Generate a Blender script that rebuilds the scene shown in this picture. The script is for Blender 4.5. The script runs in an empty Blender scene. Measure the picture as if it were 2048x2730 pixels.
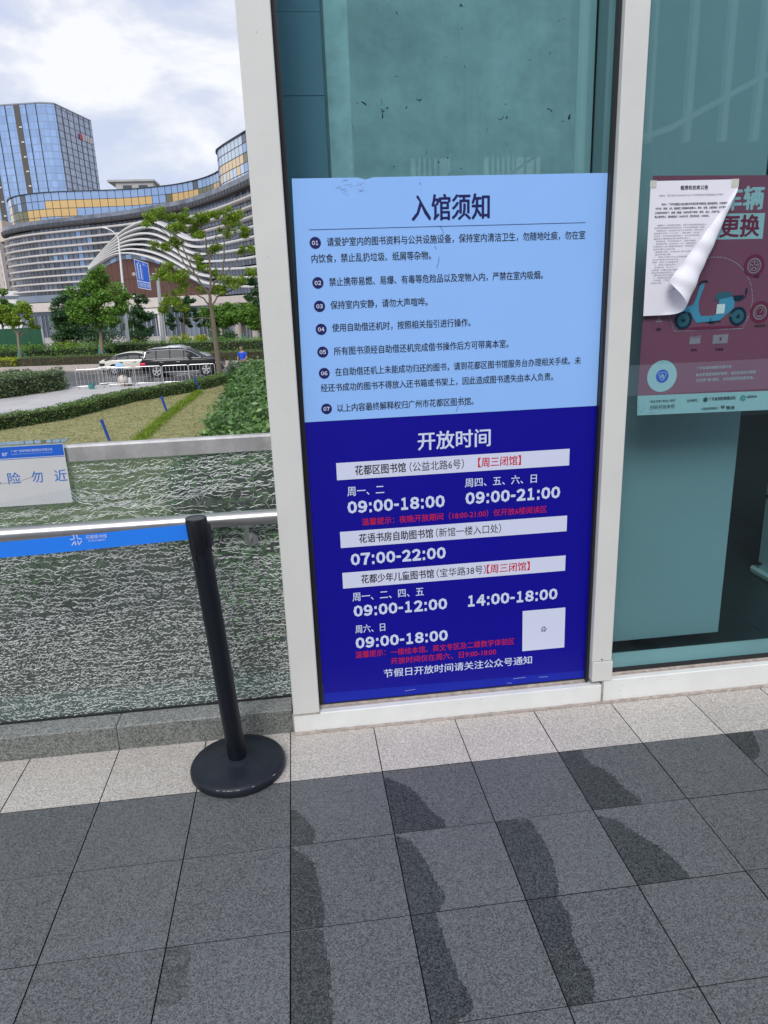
import bpy, bmesh, math, random
import numpy as np
from mathutils import Vector, Matrix
random.seed(7); RNG = np.random.default_rng(11)
SC = bpy.context.scene; COL = SC.collection
rad = math.radians

# ------------------------------------------------------------------ camera
cam = bpy.data.cameras.new('camera'); cam_o = bpy.data.objects.new('camera', cam); COL.objects.link(cam_o)
right = Vector((0.9916, -0.1243, -0.0360)); fwd = Vector((0.1092, 0.9531, -0.2823)); up = Vector((0.0694, 0.2760, 0.9586))
fwd.normalize(); right = (right - fwd * right.dot(fwd)).normalized(); up = right.cross(fwd)
M = Matrix.Identity(4)
for r in range(3):
    M[r][0] = right[r]; M[r][1] = up[r]; M[r][2] = -fwd[r]
M.translation = Vector((0.1083, -2.2684, 1.4817)); cam_o.matrix_world = M
cam.sensor_fit = 'HORIZONTAL'; cam.sensor_width = 36; cam.lens = 33.477
cam.clip_start = 0.05; cam.clip_end = 3000
SC.camera = cam_o
SC.render.resolution_x = 768; SC.render.resolution_y = 1024

# ------------------------------------------------------------------ light
SUN_EL, SUN_AZ = 42, 197            # azimuth clockwise from +Y, where the soft sun stands
world = bpy.data.worlds.new('World'); SC.world = world; world.use_nodes = True
def build_world():
    nt = world.node_tree; nt.nodes.clear(); N = nt.nodes.new; L = nt.links.new
    out = N('ShaderNodeOutputWorld'); bg = N('ShaderNodeBackground'); bg.inputs[1].default_value = 0.1
    sky = N('ShaderNodeTexSky'); sky.sky_type = 'NISHITA'; sky.sun_disc = False
    sky.sun_elevation = rad(SUN_EL); sky.sun_rotation = rad(SUN_AZ); sky.air_density = 1.0; sky.dust_density = 2.0
    tc = N('ShaderNodeTexCoord'); mp = N('ShaderNodeMapping'); mp.inputs['Scale'].default_value = (1, 1, 1.9)
    mp.inputs['Location'].default_value = (.9, 2.2, 1.4)
    L(tc.outputs['Generated'], mp.inputs[0])
    n1 = N('ShaderNodeTexNoise'); n1.inputs['Scale'].default_value = 4.0; n1.inputs['Detail'].default_value = 6; n1.inputs['Roughness'].default_value = .57; n1.inputs['Distortion'].default_value = .35
    L(mp.outputs[0], n1.inputs[0])
    r1 = N('ShaderNodeValToRGB'); e = r1.color_ramp.elements
    e[0].position = .42; e[0].color = (4.6, 5.05, 6.4, 1); e[1].position = .58; e[1].color = (7.3, 7.3, 7.5, 1)
    m = r1.color_ramp.elements.new(.49); m.color = (5.4, 5.7, 6.6, 1)
    L(n1.outputs[0], r1.inputs[0])
    mx = N('ShaderNodeMix'); mx.data_type = 'RGBA'; mx.inputs[0].default_value = .88
    L(sky.outputs[0], mx.inputs[6]); L(r1.outputs[0], mx.inputs[7])
    L(mx.outputs[2], bg.inputs[0]); L(bg.outputs[0], out.inputs[0])
build_world()
sun = bpy.data.lights.new('sun', 'SUN'); sun.energy = 1.5; sun.angle = rad(24); sun.color = (1, .97, .92)
sun_o = bpy.data.objects.new('sun', sun); COL.objects.link(sun_o)
sdir = Vector((math.sin(rad(SUN_AZ)) * math.cos(rad(SUN_EL)), math.cos(rad(SUN_AZ)) * math.cos(rad(SUN_EL)), math.sin(rad(SUN_EL))))
sun_o.rotation_euler = (-sdir).to_track_quat('-Z', 'Y').to_euler(); sun_o.location = sdir * 30
SC.view_settings.view_transform = 'Standard'; SC.view_settings.look = 'None'
SC.view_settings.exposure = 0.52; SC.view_settings.gamma = 1
SC.render.engine = 'CYCLES'
SC.cycles.transparent_max_bounces = 24; SC.cycles.max_bounces = 8

# ------------------------------------------------------------------ mesh builder
class MB:
    def __init__(s): s.v = []; s.f = []; s.m = []; s.uv = None
    def add(s, vs, fs, m=0):
        o = len(s.v); s.v += [tuple(p) for p in vs]
        for f in fs: s.f.append(tuple(i + o for i in f)); s.m.append(m)
        return s
    def box(s, x0, x1, y0, y1, z0, z1, m=0):
        vs = [(x, y, z) for z in (z0, z1) for y in (y0, y1) for x in (x0, x1)]
        return s.add(vs, [(0, 2, 3, 1), (4, 5, 7, 6), (0, 1, 5, 4), (2, 6, 7, 3), (0, 4, 6, 2), (1, 3, 7, 5)], m)
    def tube(s, pts, rr, n=10, m=0, caps=True):
        pts = [Vector(p) for p in pts]
        if not hasattr(rr, '__len__'): rr = [rr] * len(pts)
        o = len(s.v); ref = None
        for i, p in enumerate(pts):
            t = (pts[min(i + 1, len(pts) - 1)] - pts[max(i - 1, 0)]).normalized()
            if ref is None:
                ref = Vector((0, 0, 1)) if abs(t.z) < .9 else Vector((1, 0, 0))
            a = (ref - t * ref.dot(t)).normalized(); ref = a; b = t.cross(a)
            for k in range(n):
                th = 2 * math.pi * k / n; s.v.append(tuple(p + (a * math.cos(th) + b * math.sin(th)) * rr[i]))
        for i in range(len(pts) - 1):
            for k in range(n):
                k2 = (k + 1) % n
                s.f.append((o + i * n + k, o + i * n + k2, o + (i + 1) * n + k2, o + (i + 1) * n + k)); s.m.append(m)
        if caps:
            s.f.append(tuple(o + k for k in reversed(range(n)))); s.m.append(m)
            e = o + (len(pts) - 1) * n; s.f.append(tuple(e + k for k in range(n))); s.m.append(m)
        return s
    def lathe(s, prof, c=(0, 0, 0), n=48, m=0, axis='Z'):
        o = len(s.v)
        for r, z in prof:
            for k in range(n):
                th = 2 * math.pi * k / n; a, b = r * math.cos(th), r * math.sin(th)
                p = (a, b, z) if axis == 'Z' else (a, z, b)
                s.v.append((c[0] + p[0], c[1] + p[1], c[2] + p[2]))
        for i in range(len(prof) - 1):
            for k in range(n):
                k2 = (k + 1) % n
                s.f.append((o + i * n + k, o + i * n + k2, o + (i + 1) * n + k2, o + (i + 1) * n + k)); s.m.append(m)
        return s
    def prism(s, poly, y0, y1, m=0):          # polygon in XZ extruded along Y
        n = len(poly); vs = [(x, y0, z) for x, z in poly] + [(x, y1, z) for x, z in poly]
        fs = [tuple(range(n)), tuple(range(2 * n - 1, n - 1, -1))] + [(i, i + n, (i + 1) % n + n, (i + 1) % n) for i in range(n)]
        return s.add(vs, fs, m)
    def slab(s, poly, z0, z1, m=0):           # polygon in XY extruded along Z
        n = len(poly); vs = [(x, y, z0) for x, y in poly] + [(x, y, z1) for x, y in poly]
        fs = [tuple(reversed(range(n))), tuple(range(n, 2 * n))] + [(i, (i + 1) % n, (i + 1) % n + n, i + n) for i in range(n)]
        return s.add(vs, fs, m)
    def text(s, body, x0, x1, zc, h, y, bold=0.0, m=0):
        v, f = text_geo(body, 0 if any(ord(ch) > 0x2e80 for ch in body) else bold)
        lo = v.min(0); hi = v.max(0); sx = (x1 - x0) / max(hi[0] - lo[0], 1e-6); sz = h / max(hi[1] - lo[1], 1e-6)
        cjk = any(ord(ch) > 0x2e80 for ch in body); g = bold * h * 1.25 if cjk and bold > .005 else 0      # a heavier weight of a dense script: two strokes a hair apart
        for k, (ax, az) in enumerate(((-g, 0), (g, 0), (0, g), (0, -g)) if g else ((0, 0),)):
            s.add([(x0 + (p[0] - lo[0]) * sx + ax, y + k * .00012, zc - h / 2 + (p[1] - lo[1]) * sz + az * .7) for p in v], f, m)
        return s
    def build(s, name, mats, parent=None, smooth=False, bevel=0, seg=2):
        me = bpy.data.meshes.new(name); me.from_pydata(s.v, [], s.f)
        mats = mats if isinstance(mats, (list, tuple)) else [mats]
        for m in mats: me.materials.append(m)
        if len(mats) > 1: me.polygons.foreach_set('material_index', s.m)
        if s.uv is not None:
            a = me.attributes.new('sz', 'FLOAT_VECTOR', 'POINT'); a.data.foreach_set('vector', np.array(s.uv, 'f').ravel())
        bm = bmesh.new(); bm.from_mesh(me); bmesh.ops.recalc_face_normals(bm, faces=bm.faces); bm.to_mesh(me); bm.free()
        o = bpy.data.objects.new(name, me); COL.objects.link(o)
        if smooth:
            me.polygons.foreach_set('use_smooth', [True] * len(me.polygons)); me.set_sharp_from_angle(angle=rad(38))
        if parent is not None: o.parent = parent
        if bevel:
            b = o.modifiers.new('bevel', 'BEVEL'); b.width = bevel; b.segments = seg; b.limit_method = 'ANGLE'; b.angle_limit = rad(40)
            me.polygons.foreach_set('use_smooth', [True] * len(me.polygons)); me.set_sharp_from_angle(angle=rad(60)); b.harden_normals = False
        return o
_tc = {}
def heavy(b, body, x0, x1, zc, h, y, bold=.045, m=0):
    """wide black numerals set one by one: digits, colon, hyphen"""
    adv = {':': .36, '-': .40}; tot = sum(adv.get(c, .70) for c in body); k = (x1 - x0) / tot; x = x0
    for c in body:
        a = adv.get(c, .70) * k
        if c == ':':
            for zz in (zc - h * .5, zc + h * .06): b.add([(x + a * .27, y, zz), (x + a * .73, y, zz), (x + a * .73, y, zz + h * .24), (x + a * .27, y, zz + h * .24)], [(0, 1, 2, 3)], m)
        elif c == '-': b.add([(x + a * .10, y, zc - h * .14), (x + a * .90, y, zc - h * .14), (x + a * .90, y, zc + h * .06), (x + a * .10, y, zc + h * .06)], [(0, 1, 2, 3)], m)
        else:
            v, f = text_geo(chr(ord(c) + 0xFEE0), bold); lo = v.min(0); hi = v.max(0); w = a * (.68 if c == '1' else .93)
            b.add([(x + (a - w) / 2 + (p[0] - lo[0]) / (hi[0] - lo[0]) * w, y, zc - h / 2 + (p[1] - lo[1]) / (hi[1] - lo[1]) * h) for p in v], f, m)
        x += a
    return b
def text_geo(body, bold=0.0):
    k = (body, bold)
    if k not in _tc:
        cu = bpy.data.curves.new('lettering', 'FONT'); cu.body = body; cu.resolution_u = 2; cu.offset = bold
        o = bpy.data.objects.new('lettering', cu); me = bpy.data.meshes.new_from_object(o)
        v = np.zeros(len(me.vertices) * 3); me.vertices.foreach_get('co', v)
        _tc[k] = (v.reshape(-1, 3)[:, :2].copy(), [tuple(p.vertices) for p in me.polygons])
        bpy.data.objects.remove(o); bpy.data.curves.remove(cu); bpy.data.meshes.remove(me)
    return _tc[k]
def tag(o, label=None, cat=None, group=None, kind=None):
    if label: o['label'] = label
    if cat: o['category'] = cat
    if group: o['group'] = group
    if kind: o['kind'] = kind
    return o
def empty(name, loc=(0, 0, 0), label=None, cat=None, group=None, rz=0):
    o = bpy.data.objects.new(name, None); o.location = loc; o.rotation_euler.z = rz; o.empty_display_size = .2
    COL.objects.link(o); return tag(o, label, cat, group)
def copy_tree(o, parent=None):
    c = o.copy(); COL.objects.link(c); c.parent = parent
    for ch in list(o.children): copy_tree(ch, c)
    return c

# ------------------------------------------------------------------ materials
def nodes(name):
    m = bpy.data.materials.new(name); m.use_nodes = True; nt = m.node_tree
    return m, nt, nt.nodes['Principled BSDF'], nt.nodes.new, nt.links.new
def mat(name, col, rough=.5, metal=0, spec=.5, var=0, vscale=6, bump=0, bscale=60, coat=0, obj=True):
    m, nt, p, N, L = nodes(name)
    p.inputs['Base Color'].default_value = (*col, 1); p.inputs['Roughness'].default_value = rough
    p.inputs['Metallic'].default_value = metal; p.inputs['Specular IOR Level'].default_value = spec; p.inputs['Coat Weight'].default_value = coat
    tc = N('ShaderNodeTexCoord')
    if var:
        n = N('ShaderNodeTexNoise'); n.inputs['Scale'].default_value = vscale; n.inputs['Detail'].default_value = 5; n.inputs['Roughness'].default_value = .62
        L(tc.outputs['Object'], n.inputs[0])
        r = N('ShaderNodeValToRGB'); e = r.color_ramp.elements
        e[0].position = .3; e[1].position = .7
        e[0].color = (*[c * (1 - var) for c in col], 1); e[1].color = (*[min(1, c * (1 + var)) for c in col], 1)
        L(n.outputs[0], r.inputs[0]); L(r.outputs[0], p.inputs['Base Color'])
    if bump:
        n = N('ShaderNodeTexNoise'); n.inputs['Scale'].default_value = bscale; n.inputs['Detail'].default_value = 4
        L(tc.outputs['Object'], n.inputs[0]); b = N('ShaderNodeBump'); b.inputs['Strength'].default_value = bump; b.inputs['Distance'].default_value = .01
        L(n.outputs[0], b.inputs['Height']); L(b.outputs[0], p.inputs['Normal'])
    return m
def granite(name, dark, light, scale, rough=.6, wet=False, spot=.25):
    m, nt, p, N, L = nodes(name); tc = N('ShaderNodeTexCoord')
    n = N('ShaderNodeTexNoise'); n.inputs['Scale'].default_value = scale; n.inputs['Detail'].default_value = 3; n.inputs['Roughness'].default_value = .7
    L(tc.outputs['Object'], n.inputs[0])
    v = N('ShaderNodeTexVoronoi'); v.inputs['Scale'].default_value = scale * .8; L(tc.outputs['Object'], v.inputs[0])
    sp = N('ShaderNodeSeparateColor'); L(v.outputs['Color'], sp.inputs[0])
    a = N('ShaderNodeMath'); a.operation = 'MULTIPLY_ADD'; a.inputs[1].default_value = spot; L(sp.outputs[0], a.inputs[0]); L(n.outputs[0], a.inputs[2])
    big = N('ShaderNodeTexNoise'); big.inputs['Scale'].default_value = 3.2; big.inputs['Detail'].default_value = 4; L(tc.outputs['Object'], big.inputs[0])
    at = N('ShaderNodeAttribute'); at.attribute_name = 'tile'
    b2 = N('ShaderNodeMath'); b2.operation = 'MULTIPLY_ADD'; b2.inputs[1].default_value = .10; L(big.outputs[0], b2.inputs[0]); L(a.outputs[0], b2.inputs[2])
    b3 = N('ShaderNodeMath'); b3.operation = 'MULTIPLY_ADD'; b3.inputs[1].default_value = .06; L(at.outputs['Fac'], b3.inputs[0]); L(b2.outputs[0], b3.inputs[2])
    r = N('ShaderNodeValToRGB'); e = r.color_ramp.elements; e[0].position = .42; e[0].color = (*dark, 1); e[1].position = 1.0; e[1].color = (*light, 1)
    L(b3.outputs[0], r.inputs[0]); col = r.outputs[0]; p.inputs['Roughness'].default_value = rough
    if wet:
        w = N('ShaderNodeAttribute'); w.attribute_name = 'wet'
        wn = N('ShaderNodeTexNoise'); wn.inputs['Scale'].default_value = 38; wn.inputs['Detail'].default_value = 3; L(tc.outputs['Object'], wn.inputs[0])
        wa = N('ShaderNodeMath'); wa.operation = 'MULTIPLY_ADD'; wa.inputs[1].default_value = .40; L(wn.outputs[0], wa.inputs[0]); L(w.outputs['Fac'], wa.inputs[2])
        mr = N('ShaderNodeMapRange'); mr.inputs['From Min'].default_value = .60; mr.inputs['From Max'].default_value = .84; L(wa.outputs[0], mr.inputs[0])
        sq = N('ShaderNodeVectorMath'); sq.operation = 'MULTIPLY'; sq.inputs[1].default_value = (3.1, 3.15, 2.85); L(col, sq.inputs[0])
        hs = N('ShaderNodeMix'); hs.data_type = 'RGBA'; hs.blend_type = 'MULTIPLY'; L(sq.outputs[0], hs.inputs[7])
        mm = N('ShaderNodeMath'); mm.operation = 'MULTIPLY'; mm.inputs[1].default_value = .92; L(mr.outputs[0], mm.inputs[0])
        L(mm.outputs[0], hs.inputs[0]); L(col, hs.inputs[6]); col = hs.outputs[2]
        ro = N('ShaderNodeMapRange'); ro.inputs['To Min'].default_value = rough; ro.inputs['To Max'].default_value = .36; L(mr.outputs[0], ro.inputs[0]); L(ro.outputs[0], p.inputs['Roughness'])
    # scattered dirt specks
    d = N('ShaderNodeTexNoise'); d.inputs['Scale'].default_value = 9; d.inputs['Detail'].default_value = 8; d.inputs['Roughness'].default_value = .75; L(tc.outputs['Object'], d.inputs[0])
    dr = N('ShaderNodeMapRange'); dr.inputs['From Min'].default_value = .66; dr.inputs['From Max'].default_value = .78; dr.inputs['To Max'].default_value = .30; L(d.outputs[0], dr.inputs[0])
    dm = N('ShaderNodeMix'); dm.data_type = 'RGBA'; dm.blend_type = 'MULTIPLY'; dm.inputs[7].default_value = (.5, .48, .46, 1)
    L(dr.outputs[0], dm.inputs[0]); L(col, dm.inputs[6]); L(dm.outputs[2], p.inputs['Base Color'])
    b = N('ShaderNodeBump'); b.inputs['Strength'].default_value = .35; b.inputs['Distance'].default_value = .002; L(a.outputs[0], b.inputs['Height']); L(b.outputs[0], p.inputs['Normal'])
    return m
def leafmat(name, c0, c1, trans=.25, rough=.5, hue=None):
    m, nt, p, N, L = nodes(name)
    g = N('ShaderNodeNewGeometry'); r = N('ShaderNodeValToRGB'); e = r.color_ramp.elements
    e[0].color = (*c0, 1); e[1].color = (*c1, 1)
    if hue:
        x = r.color_ramp.elements.new(.93); x.color = (*c1, 1); e[len(e) - 1].color = (*hue, 1)
    L(g.outputs['Random Per Island'], r.inputs[0]); L(r.outputs[0], p.inputs['Base Color'])
    p.inputs['Roughness'].default_value = rough; p.inputs['Specular IOR Level'].default_value = .35
    t = N('ShaderNodeBsdfTranslucent'); L(r.outputs[0], t.inputs[0]); mx = N('ShaderNodeMixShader'); mx.inputs[0].default_value = trans
    L(p.outputs[0], mx.inputs[1]); L(t.outputs[0], mx.inputs[2]); L(mx.outputs[0], nt.nodes['Material Output'].inputs[0])
    return m
def sheetglass(name, tint, gloss=.0, rough=0.0, ior=1.5):
    m, nt, p, N, L = nodes(name); nt.nodes.remove(p)
    t = N('ShaderNodeBsdfTransparent'); t.inputs[0].default_value = (*tint, 1)
    gl = N('ShaderNodeBsdfGlossy'); gl.inputs['Roughness'].default_value = rough; gl.inputs[0].default_value = (.9, .97, .97, 1)
    f = N('ShaderNodeLayerWeight'); pw = N('ShaderNodeMath'); pw.operation = 'POWER'; pw.inputs[1].default_value = 5; L(f.outputs['Facing'], pw.inputs[0])
    ad = N('ShaderNodeMath'); ad.operation = 'MULTIPLY_ADD'; ad.inputs[1].default_value = .95; ad.inputs[2].default_value = .030 + gloss; L(pw.outputs[0], ad.inputs[0])
    mx = N('ShaderNodeMixShader'); L(ad.outputs[0], mx.inputs[0]); L(t.outputs[0], mx.inputs[1]); L(gl.outputs[0], mx.inputs[2])
    L(mx.outputs[0], nt.nodes['Material Output'].inputs[0]); return m

MAT = {}
MAT['light_tile'] = granite('light_granite', (.15, .135, .122), (.68, .635, .595), 390, spot=.40)
MAT['dark_tile'] = granite('dark_granite', (.006, .0066, .0072), (.168, .177, .187), 400, rough=.55, wet=True, spot=.44)
MAT['kerb'] = granite('grey_granite', (.05, .052, .05), (.36, .37, .36), 240, spot=.36)
MAT['grout'] = mat('grout', (.012, .012, .016), .9)
MAT['white'] = mat('white_painted_aluminium', (.63, .632, .615), .42, var=.035, vscale=5)
MAT['white2'] = mat('white_plinth_paint', (.72, .735, .725), .45, var=.05, vscale=9)
MAT['sealant'] = mat('dirty_sealant', (.36, .31, .28), .75, var=.3, vscale=40, bump=.5, bscale=80)
MAT['rubber'] = mat('black_rubber', (.012, .013, .016), .45)
MAT['steel'] = mat('brushed_steel', (.50, .50, .50), .36, metal=1, var=.12, vscale=8)
MAT['chan'] = mat('scratched_steel', (.62, .61, .60), .38, metal=.85, var=.22, vscale=14)
MAT['glass'] = sheetglass('teal_tinted_glass', (.70, .845, .865), gloss=.015)
MAT['navy'] = mat('navy_post_paint', (.0045, .0062, .0115), .42, spec=.35, var=.15, vscale=14)
MAT['navy2'] = mat('navy_base_paint', (.0105, .0135, .022), .46, spec=.35, var=.3, vscale=20)
MAT['lblue'] = mat('light_blue_vinyl', (.27, .50, .94), .38, var=.02, vscale=4)
MAT['dblue'] = mat('royal_blue_vinyl', (.0035, .002, .27), .35, spec=.3)
MAT['dblue2'] = mat('border_blue_vinyl', (.005, .016, .36), .35, spec=.3)
MAT['navyink'] = mat('navy_ink', (.006, .008, .10), .4)
MAT['black'] = mat('black_ink', (.012, .014, .03), .5)
MAT['whiteink'] = mat('white_ink', (.60, .66, .85), .4)
MAT['strip'] = mat('white_strip_ink', (.62, .66, .84), .4)
MAT['red'] = mat('red_ink', (.55, .012, .04), .4)
MAT['belt'] = mat('blue_webbing', (.006, .20, .86), .6, bump=.25, bscale=400)
MAT['paper'] = mat('white_paper', (.74, .74, .82), .7, var=.015, vscale=10)
MAT['paperback'] = mat('paper_back', (.60, .59, .68), .75, var=.06, vscale=30)
MAT['concrete'] = None
def crackedglass():
    m, nt, p, N, L = nodes('cracked_tempered_glass'); nt.nodes.remove(p)
    def math_(op, a, b=None, c=None):
        n = N('ShaderNodeMath'); n.operation = op
        for i, x in enumerate((a, b, c)):
            if x is None: continue
            if isinstance(x, (int, float)): n.inputs[i].default_value = x
            else: L(x, n.inputs[i])
        return n.outputs[0]
    tc = N('ShaderNodeTexCoord'); P = tc.outputs['Object']
    wn = N('ShaderNodeTexNoise'); wn.inputs['Scale'].default_value = 9; wn.inputs['Detail'].default_value = 3; L(P, wn.inputs[0])
    ws = N('ShaderNodeVectorMath'); ws.operation = 'MULTIPLY_ADD'; ws.inputs[1].default_value = (.05, .05, .03)
    L(wn.outputs['Color'], ws.inputs[0]); L(P, ws.inputs[2])
    sx = N('ShaderNodeSeparateXYZ'); L(ws.outputs[0], sx.inputs[0])
    X, Z = sx.outputs[0], sx.outputs[2]
    dx = math_('SUBTRACT', X, -.415); dz = math_('SUBTRACT', Z, .875)
    rr = math_('SQRT', math_('ADD', math_('MULTIPLY', dx, dx), math_('MULTIPLY', dz, dz)))
    th = math_('ARCTAN2', dz, dx)
    ca = N('ShaderNodeCombineXYZ'); L(math_('MULTIPLY', th, 30), ca.inputs[0]); L(math_('MULTIPLY', rr, 13), ca.inputs[1])
    cb = N('ShaderNodeCombineXYZ'); L(math_('MULTIPLY', X, 40), cb.inputs[0]); L(math_('MULTIPLY', Z, 120), cb.inputs[1])
    def vor(c, w):
        v = N('ShaderNodeTexVoronoi'); v.voronoi_dimensions = '2D'; v.feature = 'DISTANCE_TO_EDGE'; v.inputs['Scale'].default_value = 1; L(c, v.inputs['Vector'])
        r = N('ShaderNodeMapRange'); r.inputs['From Min'].default_value = w * .45; r.inputs['From Max'].default_value = w; r.inputs['To Min'].default_value = 1; r.inputs['To Max'].default_value = 0
        L(v.outputs['Distance'], r.inputs[0]); return r.outputs[0]
    la, lb = vor(ca.outputs[0], .14), vor(cb.outputs[0], .20)
    n2 = N('ShaderNodeTexNoise'); n2.inputs['Scale'].default_value = 5; n2.inputs['Detail'].default_value = 2; L(P, n2.inputs[0])
    mk = N('ShaderNodeMapRange'); mk.inputs['From Min'].default_value = .16; mk.inputs['From Max'].default_value = .62
    sn = math_('ABSOLUTE', math_('SINE', th)); L(math_('ADD', math_('MULTIPLY_ADD', n2.outputs[0], .7, math_('SUBTRACT', rr, .45)), math_('MULTIPLY', sn, .55)), mk.inputs[0])
    ml = N('ShaderNodeMix'); L(mk.outputs[0], ml.inputs[0]); L(la, ml.inputs[2]); L(lb, ml.inputs[3])
    # glint put into the colour: noise whitens some crack lines and fades others
    cg = N('ShaderNodeCombineXYZ'); L(math_('MULTIPLY', X, 30), cg.inputs[0]); L(math_('MULTIPLY', Z, 95), cg.inputs[1])
    gn = N('ShaderNodeTexNoise'); gn.inputs['Scale'].default_value = 1; gn.inputs['Detail'].default_value = 2; L(cg.outputs[0], gn.inputs[0])
    gr = N('ShaderNodeMapRange'); gr.inputs['From Min'].default_value = .44; gr.inputs['From Max'].default_value = .54; gr.inputs['To Min'].default_value = .10; L(gn.outputs[0], gr.inputs[0])
    line = math_('MULTIPLY', math_('MULTIPLY', ml.outputs[0], gr.outputs[0]), .06)
    # body of the glass: clear teal, slightly milky
    tr = N('ShaderNodeBsdfTransparent'); tr.inputs[0].default_value = (.60, .725, .69, 1)
    df = N('ShaderNodeBsdfDiffuse'); df.inputs[0].default_value = (.33, .345, .33, 1)
    gl = N('ShaderNodeBsdfGlossy'); gl.inputs['Roughness'].default_value = .25
    b1 = N('ShaderNodeMixShader'); b1.inputs[0].default_value = .085; L(tr.outputs[0], b1.inputs[1]); L(df.outputs[0], b1.inputs[2])
    b2 = N('ShaderNodeMixShader'); b2.inputs[0].default_value = .05; L(b1.outputs[0], b2.inputs[1]); L(gl.outputs[0], b2.inputs[2])
    cw = N('ShaderNodeBsdfDiffuse'); cw.inputs[0].default_value = (.90, .94, .93, 1)
    ct = N('ShaderNodeBsdfTranslucent'); ct.inputs[0].default_value = (.90, .94, .93, 1)
    cm = N('ShaderNodeMixShader'); cm.inputs[0].default_value = .35; L(cw.outputs[0], cm.inputs[1]); L(ct.outputs[0], cm.inputs[2])
    fin = N('ShaderNodeMixShader'); L(line, fin.inputs[0]); L(b2.outputs[0], fin.inputs[1]); L(cm.outputs[0], fin.inputs[2])
    L(fin.outputs[0], nt.nodes['Material Output'].inputs[0]); return m
MAT['cracked'] = crackedglass()
def crackface():
    m, nt, p, N, L = nodes('crack_facet'); nt.nodes.remove(p); g = N('ShaderNodeNewGeometry')
    r = N('ShaderNodeValToRGB'); e = r.color_ramp.elements; e[0].color = (.72, .76, .75, 1); e[1].position = .30; e[1].color = (.95, .97, .965, 1); L(g.outputs['Random Per Island'], r.inputs[0])
    d = N('ShaderNodeBsdfDiffuse'); t = N('ShaderNodeBsdfTranslucent'); L(r.outputs[0], d.inputs[0]); L(r.outputs[0], t.inputs[0])
    mx = N('ShaderNodeMixShader'); mx.inputs[0].default_value = .10; L(d.outputs[0], mx.inputs[1]); L(t.outputs[0], mx.inputs[2]); L(mx.outputs[0], nt.nodes['Material Output'].inputs[0]); return m
MAT['crack'] = crackface()
def crack_mesh(parent):
    """the fracture edges, their sky glint painted near white: short bent ribbons that run level, and fan out sideways from the blow"""
    rg = np.random.default_rng(5); CX, CZ = -.43, .86; V = []; F = []
    def ribbon(x, z, L, w, ang0, bend):
        n = 5; px, pz, a = x, z, ang0; pts = [(px, pz)]
        for k in range(n):
            a += rg.normal(0, bend); px += math.cos(a) * L / n; pz += math.sin(a) * L / n; pts.append((px, pz))
        o = len(V)
        for k, (px, pz) in enumerate(pts):
            ww = w * (.35 + .65 * math.sin(math.pi * (k + .6) / (n + 1.2))) * .5; c, s_ = math.cos(a), math.sin(a); V.append((px + s_ * ww, .1052, pz - c * ww)); V.append((px - s_ * ww, .1052, pz + c * ww))
        for k in range(n): F.append((o + 2 * k, o + 2 * k + 2, o + 2 * k + 3, o + 2 * k + 1))
        return pts[-1], a
    def field(x, z):
        dx, dz = x - CX, z - CZ; r = math.hypot(dx, dz) + 1e-4; side = max(0, 1 - abs(dz / r) / .62)
        f = side * max(0, 1 - max(0, r - .12) / .62); wob = .11 * math.sin(x * 17 + z * 9) + .10 * math.sin(x * 31 - z * 23)
        rad_ = math.atan2(dz * (1 if dx > 0 else -1), abs(dx)); return (rad_ * f + wob * (1 - f) * .9 + .06), f, r
    z = .098
    while z < 1.05:
        low = max(0, min(1, (.66 - z) / .3)); x = -3.6 + rg.uniform(0, .03); zz = z; kink = 1
        while x < .016:
            a, f, r = field(x, zz); L = rg.uniform(.006, .0155) * (1 + 1.3 * f) * (1 - .38 * low) * (1 if x > -1.5 else 1.9); kink = -kink
            patch = math.sin(x * 6.1 + 1.3) * math.sin(zz * 7.7 + .5) + .6 * math.sin(x * 15 - zz * 11); ang = a + kink * rg.uniform(.0, .50) * (1 - .6 * f) + rg.normal(0, .16)
            on = rg.random() < (.80 - .16 * low - .15 * (patch > .6)); ex, ez = x + math.cos(ang) * L, zz + math.sin(ang) * L
            if on and .100 < zz < 1.03:
                ribbon(x, zz + rg.normal(0, .0016), L, rg.choice([.0007, .0012, .0018, .0027], p=[.20, .34, .30, .16]), ang, .05)
                if rg.random() < .42: ribbon(ex, ez, rg.uniform(.004, .009), rg.uniform(.0007, .0013), a - rg.choice([-1, 1]) * rg.uniform(.5, 1.2), .08)
            x, zz = ex, ez + (z - zz) * .10 * (1 - f)
        z += .0074 - .0012 * low
    for k in range(2400):                       # hair cracks across the run of the others
        x, zz = rg.uniform(-2.2, .0), rg.uniform(.12, 1.0); a, f, r = field(x, zz); ribbon(x, zz, rg.uniform(.01, .03), .0008, a + rg.choice([-1, 1]) * rg.uniform(.5, 1.1), .15)
    V = [(min(p[0], .019), p[1], min(max(p[2], .099), 1.054)) for p in V]
    me = bpy.data.meshes.new('crack_lines'); me.from_pydata(V, [], F); me.materials.append(MAT['crack']); o = bpy.data.objects.new('crack_lines', me); COL.objects.link(o); o.parent = parent; o['kind'] = 'stuff'

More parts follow.
